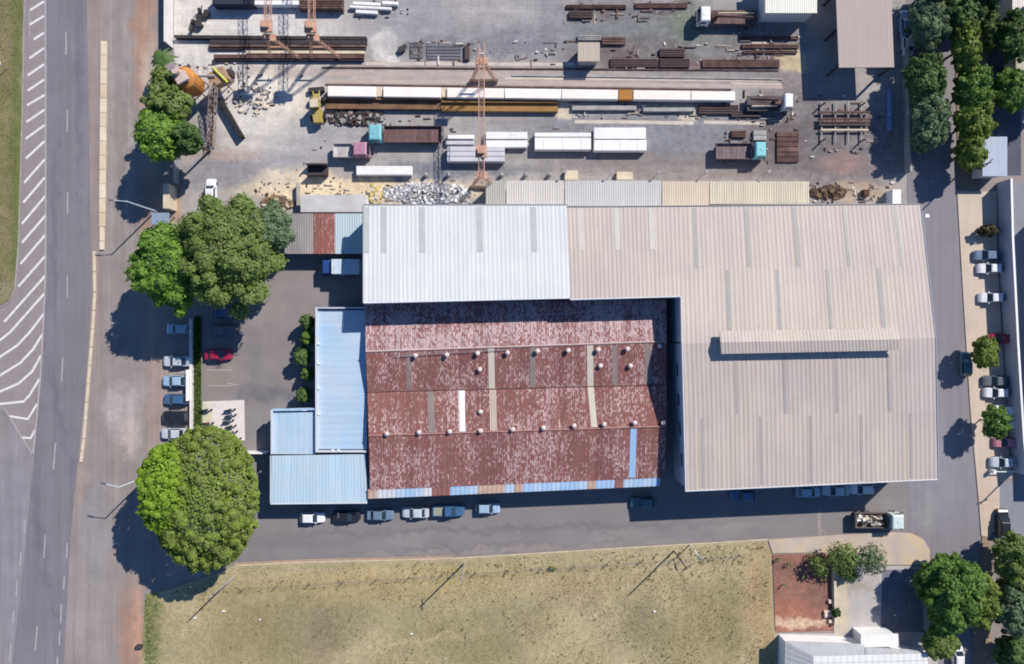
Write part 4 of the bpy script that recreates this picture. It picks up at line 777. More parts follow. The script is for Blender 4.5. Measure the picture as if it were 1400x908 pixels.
def boom(root, r0, r1, w):
    MB().box((r1 - .6, 0, 1.6), (.9, .9, 1.1)).build('turret', RUSTST, root, local=True); MB().bar((r1 - .6, .2, 2.2), (r0 + .3, .4, 2.0), .3).build('boom', RUSTST, root, local=True); MB().bar((r1 - .6, -.5, 1.5), (r0 + .6, -.6, 1.4), .22).build('boom_arm', CREAMC, root, local=True)
truck('crane_truck', 'rusty crane truck with white cab near the top edge of the yard', 994, 24, 180, 9.6, 1.8, 2.5, WHI, 'white', C(112, 92, 88), 'deck', load=boom)
truck('crane_truck', 'dark boom truck with white cab at the east end of the long beams', 1052, 141, 0, 7.0, 1.6, 2.4, WHI, 'white2', C(90, 84, 86), 'deck', load=boom)
# motorcycles
def motorcycle(u, v, head, label, col):
    x, y, _ = W(u, v); root = thing('motorcycle', label, 'motorcycle', (x, y, 0.05), R(head), 'motorcycles on the pale slab')
    for px in (-.65, .65):
        o = MB().tube((px, -.06, .3), (px, .06, .3), .3, n=14).build('wheel', RUBBER, root, local=True)
    MB().loft([[(-.35, -.12, .45), (-.35, .12, .45), (-.35, .1, .75), (-.35, -.1, .75)], [(.1, -.18, .45), (.1, .18, .45), (.1, .17, .92), (.1, -.17, .92)], [(.45, -.1, .55), (.45, .1, .55), (.45, .08, .88), (.45, -.08, .88)]]).build('tank', col, root, local=True)
    MB().loft([[(-.85, -.09, .72), (-.85, .09, .72), (-.85, .08, .84), (-.85, -.08, .84)], [(-.1, -.15, .7), (-.1, .15, .7), (-.1, .14, .82), (-.1, -.14, .82)]]).build('seat', RUBBER, root, local=True)
    MB().tube((.42, -.36, 1.0), (.42, .36, 1.0), .03, n=6).build('handlebar', DARKST, root, local=True)
    MB().tube((.65, .0, .3), (.42, 0, 1.0), .05, n=6).build('fork', STEEL, root, local=True); MB().box((.62, 0, .85), (.14, .2, .2)).build('headlight', LAMPW, root, local=True)
mcol = [paint('bike_black', BLK), paint('bike_blue', BLU), paint('bike_grey', GRY), paint('bike_maroon', RED)]
for i, (u, v) in enumerate([(316, 560), (317, 567.5), (314, 575), (317, 582.5), (319, 590.5), (324, 600)]):
    motorcycle(u, v, 10 + (i * 37) % 18, 'motorcycle, %s from the north in the row on the pale slab' % ['first', 'second', 'third', 'fourth', 'fifth', 'last'][i], mcol[i % 3])
motorcycle(284, 560, 5, 'lone motorcycle on the west side of the pale slab', mcol[0]); motorcycle(286, 578, 5, 'lone motorcycle nearest the big round tree', mcol[3])

# ================================================================== YARD EQUIPMENT AND STOCK
def lattice(mb, p, q, w, n, r):
    p, q = np.array(p, float), np.array(q, float); d = (q - p); L = np.linalg.norm(d); d /= L
    a = np.array((0, 0, 1.0)); x = np.cross(d, a); x /= np.linalg.norm(x); z = np.cross(x, d)
    cs = [x * w / 2 + z * w / 2, -x * w / 2 + z * w / 2, -x * w / 2 - z * w / 2, x * w / 2 - z * w / 2]
    for c in cs: mb.tube(p + c, q + c, r, n=4)
    for i in range(n):
        s, e = p + d * L * i / n, p + d * L * (i + 1) / n
        for k in range(4):
            c1, c2 = cs[k], cs[(k + 1) % 4]
            mb.tube(s + (c1 if i % 2 else c2), e + (c2 if i % 2 else c1), r * .6, n=3, cap=False); mb.tube(e + c1, e + c2, r * .6, n=3, cap=False)
    return mb
def gantry(label, u, vN, vS, h, trol, sill, ext=0):
    """girder runs north-south at pixel column u (seen at height h)"""
    A, B = np.array(W(u, vN, h)), np.array(W(u, vS, h)); x = A[0]
    o = thing('gantry_crane', label, 'crane', (x, (A[1] + B[1]) / 2, 0), 0, 'orange gantry cranes in the yard')
    lattice(MB(), (x, A[1] + ext, h - .4), (x, B[1] - .4, h - .4), .8, int((A[1] + ext - B[1]) / 1.1), .05).build('girder', ORANGE, o)
    for yy, nm in ((A[1], 'north'), (B[1], 'south')):
        for s in (-1, 1):
            lattice(MB(), (x + s * .3, yy, h - .8), (x + s * sill, yy - .15, .55), .36, 8, .045).build('leg', ORANGE, o)
        MB().box((x, yy - .15, .42), (sill * 2 + 1.0, .4, .36)).build('sill_beam', surf('grimy_sill', C(104, 88, 80), var=.2), o)
        MB().box((x, yy, h * .5), (sill * 1.15, .16, .18)).build('cross_tie', ORANGE, o); MB().box((x, yy, h - .95), (1.9, 1.0, .3)).build('head_plate', ORANGE, o)
        for s in (-1, 1): MB().tube((x + s * sill - .0, yy - .3, .25), (x + s * sill, yy, .25), .25, n=10).build('wheel', DARKST, o)
    ty = W(u, trol, h)[1]
    t = MB().box((x, ty, h + .25), (1.7, 1.7, .45)).build('trolley', ORANGE, o); MB().box((x, ty, h + .75), (1.0, .8, .6)).build('motor', ORANGE, t); MB().tube((x, ty, h - 3.6), (x, ty, h), .04, n=4).build('hoist_rope', DARKST, t)
    MB().box((x, ty, h - 3.7), (.4, .3, .5)).build('hook_block', DARKST, t)
gantry('western orange lattice gantry crane over the dark beam stacks', 365, -110, 48, 8.6, 37, 2.3)
gantry('second orange lattice gantry crane just east of the western one', 425, -110, 48, 8.6, 38, 2.3)
gantry('lone orange lattice gantry crane spanning the white beams to the shed row', 658, 80, 238, 9.0, 208, 1.8, 2.5)
# steel and concrete stock
def ibeam(u0, v0, u1, v1, h0, hh_, w, mat, label, name='steel_beam', group='steel beams stacked in the yard', cat='beam'):
    a, b = np.array(W(u0, v0, h0 + hh_)), np.array(W(u1, v1, h0 + hh_)); c = (a + b) / 2; d = b - a; L = float(np.linalg.norm(d[:2])); rz = math.atan2(d[1], d[0])
    mb = MB(); ca, sa = math.cos(rz), math.sin(rz)
    t = min(.06, hh_ * .2)
    for z, ww, hz in ((t / 2, w, t), (hh_ / 2, w * .25, hh_ - 2 * t + .004), (hh_ - t / 2, w, t)): mb.box((0, 0, h0 + z), (L, ww, hz), 0)
    o = link(name, mb.mesh(name, mat, fix=True)); o.location = (c[0], c[1], 0.009); o.rotation_euler = (0, 0, rz); return tag(o, label, cat, group)
def block(u0, v0, u1, v1, h0, hh_, mat, label, name, cat, group=None, rz=0.0, n=1, ribs=0, mat2=None):
    """long precast piece seen from above between pixel corners (top face at h0 + hh_)"""
    z1 = h0 + hh_; a, b = W(u0, v0, z1), W(u1, v1, z1); cx, cy = (a[0] + b[0]) / 2, (a[1] + b[1]) / 2; lx, ly = abs(b[0] - a[0]), abs(b[1] - a[1])
    o = thing(name, label, cat, (cx, cy, .009), R(rz), group)
    if ribs == -1:      # trough
        MB().box((0, 0, h0 + .1), (lx, ly, .2)).build('base', mat, o, local=True)
        for s in (-1, 1): MB().box((0, s * (ly / 2 - .12), h0 + .2 + (hh_ - .2) / 2), (lx, .24, hh_ - .2)).build('side', mat, o, local=True)
        return o
    for i in range(n):
        yy = -ly / 2 + ly * (i + .5) / n; w = ly / n - (.06 if n > 1 else 0)
        bv = MB().loft([[(-lx / 2, yy - w / 2, h0), (-lx / 2, yy + w / 2, h0), (lx / 2, yy + w / 2, h0), (lx / 2, yy - w / 2, h0)], [(-lx / 2, yy - w / 2, z1 - .05), (-lx / 2, yy + w / 2, z1 - .05), (lx / 2, yy + w / 2, z1 - .05), (lx / 2, yy - w / 2, z1 - .05)], [(-lx / 2 + .05, yy - w / 2 + .05, z1), (-lx / 2 + .05, yy + w / 2 - .05, z1), (lx / 2 - .05, yy + w / 2 - .05, z1), (lx / 2 - .05, yy - w / 2 + .05, z1)]])
        bv.build('slab' if n > 1 else 'body', mat, o, local=True)
    for i in range(ribs):
        MB().box((-lx / 2 + lx * (i + .5) / ribs, 0, z1 + .025), (.1, ly - .1, .05)).build('rib', mat2 or mat, o, local=True)
    for s in (-.35, .35): MB().box((lx * s, 0, h0 * .5 if h0 > .01 else .03), (.25, ly * .9, max(h0, .05))).build('bearer', WOODP, o, local=True)
    return o
# long row of white precast girders (one above each bearer) and its brown casting trough
BT = surf('brown_formwork', C(138, 110, 84), var=.25, scale=.6, rough=.9, tint=(C(112, 84, 72), .5, .9)); OCH = surf('ochre_formwork', C(176, 122, 62), var=.15, rough=.8)
PW_ = surf('precast_white', C(253, 247, 240), var=.05, scale=.5, rough=.8, rand=.03, tint=(C(246, 234, 224), .35, .7))
names = ['west end', 'second from the west', 'third from the west', 'fourth from the west', 'fifth from the west', 'sixth from the west', 'east end']
segs = [(448, 514), (524, 603), (611, 689), (690, 767), (768, 845), (866, 944), (945, 1005)]
for i, (a, b) in enumerate(segs):
    c = (a + b) / 2; y0 = 117.5 + (c - 447) * .0135
    block(a, y0, b, y0 + 14 - i * .25, .35, 1.0, PW_, 'long white precast girder, %s of the end-to-end row' % names[i], 'precast_girder', 'girder', 'white precast girders laid end to end', rz=-.75)
block(846, 122.5, 865, 136.5, .35, 1.0, OCH, 'short ochre formwork box between white precast girders', 'formwork_box', 'formwork')
block(515, 118.5, 523, 132, .2, .8, CREAMC, 'small cream spacer block between the first two white girders', 'spacer_block', 'block')
block(604, 119.5, 610.5, 133, .2, .8, CREAMC, 'small cream spacer block between second and third white girders', 'spacer_block', 'block')
block(444, 134, 604, 149, .1, .7, BT, 'brown casting trough, west half, south of the white girders', 'casting_trough', 'trough', rz=-.3, ribs=-1)
block(604, 138, 763, 152, .1, .7, surf('ochre_trough', C(158, 124, 80), var=.2, rough=.9), 'ochre-brown casting trough, east half, south of the white girders', 'casting_trough', 'trough', rz=-.3, ribs=-1)
block(782, 144.5, 870, 150.5, .1, .5, GREYC, 'thin grey beam with dark side, west of a pair', 'precast_beam', 'beam'); block(879, 147, 950, 152.5, .1, .5, GREYC, 'thin grey beam with dark side, east of a pair', 'precast_beam', 'beam')
for i, (u0, v0, u1, v1, m, lab) in enumerate([(445, 115.2, 1000, 122.4, RUSTST, 'long thin rusty crane rail north of the white girders'), (440, 92, 1065, 96, RUSTST, 'northern crane rail across the middle of the yard'), (700, 103, 1070, 108, GREYC, 'pale crane rail in the middle of the yard')]):
    ibeam(u0, v0, u1, v1, 0, .16, .22, m, lab, 'crane_rail', None, 'rail')
bl = ['northernmost dark beam, longest of the western stack', 'dark beam, second row of the western stack', 'dark beam, third row of the western stack', 'dark beam, fourth row of the western stack', 'cream-topped beam in the western stack', 'dark beam, sixth row of the western stack', 'southernmost dark beam of the western stack']
for i, (u0, v0, u1, v1, hh_, w, m) in enumerate([(238, 50, 501, 52, .75, .5, DARKST), (287, 57, 501, 57.5, .7, .6, DARKST), (286, 62, 500, 62, .6, .5, RUSTST), (287, 66, 500, 66, .4, .4, DARKST), (335, 71, 498, 71.5, .8, .45, CREAMC), (292, 77, 497, 77, .7, .6, RUSTST), (292, 81, 497, 81.5, .5, .4, DARKST)]):
    ibeam(u0, v0, u1, v1, 0.02, hh_, w, m, bl[i])
GW = 'white precast slabs stored in the yard'
for (u0, v0, u1, v1, h0, hh_, n, lab, rb) in [(487, 227, 563, 239, .2, 1.0, 1, 'long white trough slab standing alone below the pink truck', 0), (611, 184.5, 648, 190, .2, .8, 1, 'small white slab, upper of two west of the crane', 0), (609, 192, 648, 197.5, .2, .5, 1, 'thin grey-white slab just below the small white slab', 0),
        (664, 180.5, 721, 190, .2, .8, 1, 'white slab north of a pair just east of the crane girder', 4), (664, 192, 721, 201.5, .2, .8, 1, 'white slab south of a pair just east of the crane girder', 0), (611, 200, 690, 221, .2, 1.2, 3, 'broad grey-white slab stack under the crane trolley', 0),
        (731, 181.5, 808, 187, .2, 1.0, 1, 'narrow white slab at the back of the western white block', 0), (731, 188.5, 808, 204.5, .2, 1.2, 1, 'broad white box slab, west of two beside each other', 3), (812, 174.5, 883, 190, .2, 1.2, 1, 'white box slab, north-east one of the two stacked side by side', 0), (812, 191.5, 884, 206, .2, 1.2, 1, 'white box slab, south-east one of the two stacked side by side', 3),
        (482, 3, 520, 7, .2, .5, 1, 'white beam, northernmost at the top edge stack', 0), (478, 8.5, 535, 12, .2, .5, 1, 'white beam, middle of the top edge stack', 0), (486, 14, 516, 18.5, .2, .5, 1, 'white beam, southernmost of the top edge stack', 0), (522, 2, 544, 6, .2, .6, 1, 'short white beam at the east end of the top edge stack', 0), (346, -6, 409, 7, .2, 1.0, 2, 'white panels cut by the top picture edge beside the gantry', 0)]:
    block(u0, v0, u1, v1, h0, hh_, WHITEC if 'grey' not in lab else surf('greywhite_slab', C(206, 206, 212), var=.07), lab, 'precast_slab', 'slab', GW, n=n, ribs=rb, rz=-3 if 'top edge stack' in lab else 0)
block(418, 223, 446, 239, .1, 1.4, surf('dark_skip', C(74, 66, 72), var=.2), 'dark open skip west of the long white slab', 'skip', 'skip', ribs=-1)
block(290, -10, 346, 6, .1, 1.8, surf('shade_block_dark', C(52, 58, 72), var=.15), 'dark block standing for a shadow at the top picture edge', 'shade_block', 'shade_block')  # dark block added to stand for the shadow at the top edge
block(409, -4, 468, 12, .1, 1.2, RUSTST, 'brown steel frame stack at the top edge between gantry and white beams', 'steel_stack', 'steel', n=5)
# rusty plates and bars lying about
ST = [(774, 6, 856, 12, 'brown bars at the top edge, west bundle', 3), (778, 15, 810, 25, 'short dark rusty plates below the west bundle', 3), (868, 4, 940, 11, 'brown bars at the top edge, east bundle', 3), (902, 66, 936, 78, 'dark rusty plate stack in the middle of the yard', 4), (834, 80, 900, 92, 'long rusty bars west of the dark plate stack', 4), (902, 80, 943, 92, 'rust-brown plates south of the dark plate stack', 4), (960, 81, 1066, 92, 'long red-brown bars near the pale patch', 4),
      (1012, 49, 1092, 54, 'thin bars under the crane truck, north bundle', 2), (1014, 60, 1092, 66, 'thin bars under the crane truck, middle bundle', 2), (1016, 69, 1090, 73, 'thin bars under the crane truck, south bundle', 2), (790, 48, 822, 55, 'grey-brown plates behind the site hut', 3), (823, 50, 855, 61, 'rusty sheet pile east of the site hut', 3), (560, 58, 578, 80, 'dark grey panels at the west of the storage strip', 3), (583, 60, 630, 82, 'dark panels in the middle of the storage strip', 5), (635, 62, 642, 82, 'narrow upright dark panel near the crane leg', 1),
      (1000, 152, 1040, 160, 'brown beams beside the dark boom truck', 3), (1000, 178, 1020, 188, 'mottled pallet north of the turquoise-cab truck', 3), (1030, 178, 1048, 192, 'grey-brown crate behind the turquoise cab', 2), (955, 143, 1010, 156, 'dark low trailer full of black steel', 4), (1062, 180, 1092, 222, 'brown reinforcing mesh bundle east of the turquoise cab', 6)]
for (u0, v0, u1, v1, lab, n) in ST:
    block(u0, v0, u1, v1, .03, .12 if 'storage strip' in lab else .3 if 'bars' in lab or 'mesh' in lab else .45, surf('grey_panel', C(110, 110, 116), var=.2, rand=.15) if 'storage strip' in lab else surf('dark_rust', C(84, 70, 69), var=.25, rand=.2) if 'dark' in lab else (GREYC if 'grey' in lab else RUSTST), lab, 'steel_stack', 'steel', 'rusty stock lying in the yard', n=n)
# steel rack
rk = thing('steel_rack', 'rusty open steel rack frame in the east corner of the yard', 'rack', W(1152, 168))
for u in (1122, 1140.5, 1158, 1176): MB().box((W(u, 0)[0], W(0, 168)[1], .35), (.16, 6.6, .16)).build('cross_rail', GREYC, rk)
for v, m in ((155, RUSTST), (164, RUSTST), (168, RUSTST), (172, DARKST)): MB().box((W(1152, 0)[0], W(0, v)[1], .55), (8.2, .28, .24)).build('rack_bar', m, rk)
MB().box((W(1152, 0)[0], W(0, 179)[1], .55), (7.6, .25, .24)).build('rack_bar', CREAMC, rk)
for u in (1122, 1176):
    for v in (145, 194): MB().box((W(u, 0)[0], W(0, v)[1], .8), (.18, .18, 1.6)).build('upright', RUSTST, rk)
block(1215, 122, 1220, 178, .1, .6, surf('blue_beam', C(130, 150, 190), var=.1), 'long blue-grey steel beam standing in shade at the yard edge', 'steel_beam', 'beam')
block(1220, 259, 1232, 279, 0.05, 1.9, WHITEP, 'white tank box behind the warehouse corner', 'water_tank', 'tank')
block(772, 233, 790, 246, 0.05, .8, CREAMC, 'cream concrete block at the yard edge, west one', 'concrete_block', 'block'); block(843, 235, 865, 246, 0.05, .8, CREAMC, 'cream concrete block at the yard edge, east one', 'concrete_block', 'block')
for i, u in enumerate((583, 613, 686, 719, 751)):
    x, y, _ = W(u, 240); o = thing('bollard', 'pale concrete bollard, %s from the west along the yard edge' % ['first', 'second', 'third', 'fourth', 'fifth'][i], 'bollard', (x, y, 0.009), 0, 'bollards along the yard edge')
    MB().lathe((0, 0, 0), [(.34, 0), (.32, .75), (.22, .95), (.05, 1.0)], 10).build('body', GREYC, o, local=True)
for lab, u, v in (('dark scrap machine with bent arm near the yard wall', 278, 22), ('dark heap beside the bent scrap machine near the yard wall', 268, 36)):
    x, y, _ = W(u, v); o = thing('scrap_machine', lab, 'scrap', (x, y, .009), .6); rj = random.Random(u)
    for k in range(7): MB().box((rj.uniform(-.9, .9), rj.uniform(-.6, .6), rj.uniform(.2, .8)), (rj.uniform(.4, 1.2), rj.uniform(.3, .7), rj.uniform(.3, .7)), rj.uniform(0, 3)).build('plate', DARKST, o, local=True)
    MB().bar((-.2, 0, .5), (.9, .5, 1.6), .12).build('arm', DARKST, o, local=True)
x, y, _ = W(551, 68); o = thing('handcart', 'small black handcart on the pale yard patch', 'cart', (x, y, .009), .6)
MB().box((0, 0, .55), (1.5, .8, .12)).build('tray', DARKST, o, local=True); MB().bar((.7, 0, .6), (1.5, 0, 1.0), .06).build('handle', DARKST, o, local=True)
for s in (-1, 1): MB().tube((-.3, s * .45, .26), (-.3, s * .53, .26), .26, n=10).build('wheel', RUBBER, o, local=True)
# wheeled loader at the end of the girders
x, y, _ = W(433, 146, 1.2); ld = thing('wheel_loader', 'yellow wheeled loader at the west end of the girder row', 'loader', (x, y, .009), R(95))
YEL = paint('loader_yellow', (0.42, 0.33, 0.10, 1), .5, .2)
MB().loft([[(-2.6, -.7, .7), (-2.6, .7, .7), (-2.6, .6, 1.6), (-2.6, -.6, 1.6)], [(-.6, -.8, .7), (-.6, .8, .7), (-.6, .7, 1.8), (-.6, -.7, 1.8)]]).build('engine_hood', YEL, ld, local=True)
MB().box((.1, 0, 1.9), (1.3, 1.3, 1.6), 0, .85).build('cab', YEL, ld, local=True); MB().box((.1, 0, 2.75), (1.3, 1.3, .1)).build('cab_roof', CREAMC, ld, local=True)
MB().box((1.4, 0, .95), (1.4, .9, .5)).build('front_frame', YEL, ld, local=True)
for s in (-1, 1): MB().bar((1.0, s * .5, 1.3), (2.7, s * .5, .7), .14).build('lift_arm', YEL, ld, local=True)
MB().prism([(2.6, -1.25), (3.3, -1.25), (3.3, 1.25), (2.6, 1.25)], .1, .75).build('bucket', DARKST, ld, local=True)
put_wheels(ld, (-1.6, 1.2), .95, .5, True)
# concrete batching plant
x, y, _ = W(277, 127); bp = thing('batching_plant', 'concrete batching plant with orange cement silo and inclined conveyor', 'plant', (x, y, .009))
SIL_O = surf('orange_silo', C(208, 142, 72), var=.12, rough=.6, tint=(C(176, 112, 66), .8, .7))
MB().lathe((0, 0, 0), [(.25, 1.6), (1.7, 3.0), (1.75, 6.4), (1.4, 6.9), (.3, 7.1)], 20).build('silo', SIL_O, bp, local=True, smooth=False)
for sx in (-1, 1):
    for sy in (-1, 1): MB().tube((sx * 1.1, sy * 1.1, 0), (sx * 1.1, sy * 1.1, 4.6), .12, n=6).build('leg', ORANGE, bp, local=True)
MB().tube((-.3, .4, 7.0), (-.3, .4, 8.6), .55, n=10).build('filter', surf('pinkish_grey_paint', C(206, 186, 178), var=.15), bp, local=True); MB().box((.2, -.3, 7.5), (1.8, 1.6, .5), .5).build('platform', surf('pinkish_grey_paint', C(206, 186, 178)), bp, local=True); MB().box((-.9, .9, 8.2), (1.2, 1.0, .9), .5).build('dust_collector', surf('dull_grey_paint', C(150, 138, 138), var=.2), bp, local=True)
ld2 = MB()
for s in (-.25, .25): ld2.tube((-1.85, s, .1), (-1.85, s, 7.4), .04, n=4)
for i in range(14): ld2.tube((-1.85, -.25, .4 + i * .5), (-1.85, .25, .4 + i * .5), .03, n=4)
ld2.build('ladder', STEEL, bp, local=True)
def R2(u, v, h): a = W(u, v, h); return (a[0] - x, a[1] - y, h - .009)
lattice(MB(), R2(288, 200, .9), R2(292, 112, 4.2), .9, 14, .06).build('conveyor', surf('conveyor_frame', C(160, 142, 132), var=.2), bp, local=True)
p, q_ = R2(288, 200, 1.35), R2(292, 112, 4.65); MB().slab([(p[0] - .2, p[1], p[2] - .3), (p[0] + .2, p[1], p[2] - .3), (q_[0] + .2, q_[1], q_[2] - .3), (q_[0] - .2, q_[1], q_[2] - .3)], .06).build('conveyor_belt', DARKST, bp, local=True)
c = R2(300, 108, 3.2); mh = MB().box((c[0], c[1], 3.3), (2.8, 2.2, 1.6), .5).build('mixer_hopper', surf('hopper_tan', C(170, 140, 116), var=.2), bp, local=True)
for sx in (-1, 1):
    for sy in (-1, 1): MB().tube((c[0] + sx * 1.0, c[1] + sy * .8, 0), (c[0] + sx * 1.0, c[1] + sy * .8, 2.6), .1, n=6).build('leg', ORANGE, bp, local=True)
MB().bar((c[0] - .6, c[1] + 1.3, 4.3), (c[0] + 1.7, c[1] - 1.0, 4.3), .35).build('mixer_arm', paint('lime_yellow', (.42, .46, .08, 1), .5, .1), bp, local=True)
MB().bar(R2(270, 104, 4.5), R2(294, 104, 4.3), .3).build('screw_feeder', GREYC, bp, local=True)
for i, (u, v) in enumerate(((303, 98), (313, 98), (248, 104), (240, 100))):
    block(u - 3.5, v - 4, u + 3.5, v + 5, .05, 1.4, DARKST if i < 2 else GREYC, ['dark bin, west of two at the batching plant', 'dark bin, east of two at the batching plant', 'grey pump box nearest the orange silo', 'grey pump box behind the orange silo'][i], 'aggregate_bin', 'bin', n=1)
# heaps
def heap(name, label, cat, u0, v0, u1, v1, n, mats, smin, smax, hmax, seed):
    rj = random.Random(seed); cx, cy, _ = W((u0 + u1) / 2, (v0 + v1) / 2)
    o = thing(name, label, cat, (cx, cy, .009)); X = abs(W(u1, 0)[0] - W(u0, 0)[0]) / 2; Y = abs(W(0, v1)[1] - W(0, v0)[1]) / 2
    ms = [MB() for _ in mats]
    for i in range(n):
        a, r = rj.uniform(0, 6.28), math.sqrt(rj.random()); px, py = X * r * math.cos(a), Y * r * math.sin(a); s = rj.uniform(smin, smax); z = hmax * (1 - r) * rj.random()
        rz = rj.uniform(0, 3); k = rj.randrange(len(mats)); ms[k].box((px, py, z + s * .3), (s * rj.uniform(.8, 1.8), s, s * .6), rz, rj.uniform(.5, .95))
    for m, mb in zip(mats, ms):
        p_ = mb.build('rubble', m, o, local=True); p_['kind'] = 'stuff'
    return o
heap('rubble_heap', 'heap of white and grey broken concrete behind the white warehouse', 'rubble', 522, 250, 646, 279, 900, [WHITEC, GREYC, surf('bluish_rubble', C(176, 176, 184))], .15, .42, .6, 1)
heap('scrap_heap', 'dark scrap metal heap below the brown casting trough', 'scrap', 450, 150, 524, 172, 320, [DARKST, DARKST, GREYC, RUSTST], .2, .6, .8, 2)
heap('debris_heap', 'dark brown debris heap behind the beige warehouse', 'debris', 1107, 255, 1158, 272, 160, [surf('dark_debris', C(78, 62, 54)), surf('brown_debris', C(120, 98, 80))], .2, .6, .6, 3)
heap('timber_heap', 'brown timber heap beside the olive tree', 'timber', 358, 266, 402, 288, 160, [surf('brown_timber', C(150, 122, 92)), WOODP, CREAMC], .2, .55, .5, 4)
heap('sand_heap', 'small yellowish sand and debris heap by the flat white roof', 'sand', 505, 252, 522, 278, 60, [surf('yellow_sand', C(206, 188, 120)), CREAMC], .3, .7, .7, 5)
heap('rubble_heap', 'pale rubble scattered by the batching bay wall', 'rubble', 318, 118, 372, 156, 60, [CREAMC, GREYC], .2, .5, .4, 6)
block(1181, 259, 1189, 268, .03, .8, surf('brown_crate', C(90, 66, 52)), 'small brown crate east of the debris heap', 'crate', 'crate')
for i, (u, v, s) in enumerate(((1131, 838, 1.3), (1134, 821, .7), (1134, 848, .6))):
    x, y, _ = W(u, v); o = thing('paving_stack', ['largest pale paving stack on the red earth', 'small pale paving stack north of the largest one', 'small pale paving stack south of the largest one'][i], 'paving', (x, y, .09), 0, 'paving stacks on the red earth')
    for k in range(3): MB().box((0, 0, .08 + k * .14), (s - k * .03, s * .8, .13), k * .06).build('paving_slab', surf('pale_paver', C(226, 206, 190), var=.06), o, local=True)

def litter(name, label, spots, seed, mat):
    rj = random.Random(seed); mb = MB()
    for (u0, v0, u1, v1, n, smax) in spots:
        for _ in range(n):
            x, y, _z = W(rj.uniform(u0, u1), rj.uniform(v0, v1)); zb = .008 if v0 < 700 else .12; L = rj.uniform(.15, smax) * (2.6 if rj.random() < .35 else 1); w = rj.uniform(.08, .3); h = rj.uniform(.05, .25)
            mb.box((x, y, zb + h / 2), (L, w, h), rj.choice((0, 0, 0, 1.57, rj.uniform(0, 3.1))), rj.uniform(.7, 1))
    me = mb.mesh(name, mat); o = link(name, me); return tag(o, label, 'offcuts', kind='stuff')
lm, lnt, lb = newmat('offcut_mix'); lg = N(lnt, 'ShaderNodeNewGeometry'); lr = N(lnt, 'ShaderNodeValToRGB')
for i_, (p_, c_) in enumerate([(0, C(70, 60, 60)), (.35, C(112, 90, 84)), (.6, C(150, 142, 140)), (.8, C(190, 176, 156)), (1, C(236, 232, 226))]):
    e_ = lr.color_ramp.elements[0] if i_ == 0 else lr.color_ramp.elements[-1] if i_ == 4 else lr.color_ramp.elements.new(p_)
    e_.position = p_; e_.color = c_
lnt.links.new(lg.outputs['Random Per Island'], lr.inputs[0]); lnt.links.new(lr.outputs[0], lb.inputs['Base Color']); lb.inputs['Roughness'].default_value = .9
litter('yard_offcuts', 'small offcuts, timber and steel scraps strewn over the works yard', [(560, 55, 780, 88, 60, .9), (770, 2, 945, 30, 50, 1.0), (830, 60, 1070, 94, 80, 1.0), (1000, 44, 1098, 78, 40, 1.0), (445, 150, 600, 172, 25, .6), (780, 140, 960, 162, 50, .7), (950, 128, 1095, 172, 60, .9), (985, 172, 1110, 225, 45, .8), (240, 86, 340, 100, 30, .6), (300, 100, 380, 160, 50, .4), (350, 248, 520, 268, 50, .5), (500, 246, 664, 284, 60, .5), (1105, 250, 1220, 280, 60, .5), (600, 175, 900, 212, 30, .6), (1110, 130, 1210, 215, 30, .7), (450, 0, 560, 24, 30, .7), (400, 192, 470, 244, 15, .4)], 81, lm)
litter('field_litter', 'stray pale litter scattered in the dry field and verge', [(240, 790, 1040, 905, 9, .22)], 82, WHITEC)
# ================================================================== POLES, LAMPS, BARRIER
def upole(name, label, u, v, h, mat, cat='pole', arms=True, arm=None, r=.14, rz=0.0):
    x, y, _ = W(u, v); o = thing(name, label, cat, (x, y, 0))
    MB().tube((0, 0, 0), (0, 0, h), r, r * .7, n=10).build('pole', mat, o, local=True)
    if arms:
        c, s = math.cos(rz), math.sin(rz)
        MB().box((0, 0, h - .5), (1.7, .1, .12), rz).build('crossarm', WOODP, o, local=True)
        for k in (-.75, 0, .75): MB().tube((k * c, k * s, h - .44), (k * c, k * s, h - .2), .05, n=6).build('insulator', GREYC, o, local=True)
    if arm:
        ax, ay = arm; L = math.hypot(ax, ay); MB().tube((0, 0, h - .1), (ax, ay, h + .25), .055, n=6).build('lamp_arm', mat, o, local=True)
        MB().loft([[(ax - .12, ay - .12, h + .2), (ax + .12, ay - .12, h + .2), (ax + .12, ay + .12, h + .2), (ax - .12, ay + .12, h + .2)], [(ax + ax / L * .7 - .14, ay + ay / L * .7 - .14, h + .2), (ax + ax / L * .7 + .14, ay + ay / L * .7 - .14, h + .2), (ax + ax / L * .7 + .14, ay + ay / L * .7 + .14, h + .3), (ax + ax / L * .7 - .14, ay + ay / L * .7 + .14, h + .3)]]).build('lamp_head', STEEL, o, local=True)
    return o
PB = surf('pale_blue_pole', C(196, 210, 222), var=.06)
upole('street_lamp', 'pale street lamp beside the blue-grey roadside canopy', 213, 289, 8.4, PB, 'street lamp', False, (-1.7, .1))
upole('street_lamp', 'pale street lamp leaning out from under the big round tree', 204, 650, 8.4, PB, 'street lamp', False, (-1.8, .5))
upole('utility_pole', 'pale concrete utility pole in the middle of the field edge', 635, 770, 8.6, GREYC, rz=1.57)
upole('utility_pole', 'pale utility pole by the big round tree at the field corner', 319, 789, 8.4, GREYC, rz=.8)
upole('utility_pole', 'dark wooden utility pole near the east end of the field', 921, 753, 8.6, WOODP, rz=.7)
upole('utility_pole', 'utility pole on the east street north of the warehouse corner', 1312, 237, 7.2, WOODP, rz=.8)
upole('utility_pole', 'utility pole at the boom barrier by the right edge', 1389, 640, 7.0, GREYC, rz=.4)
upole('street_lamp', 'small white two-armed lamp post at the field kerb', 943, 744, 3.2, WHITEP, 'street lamp', False, (.4, -.7), .09)
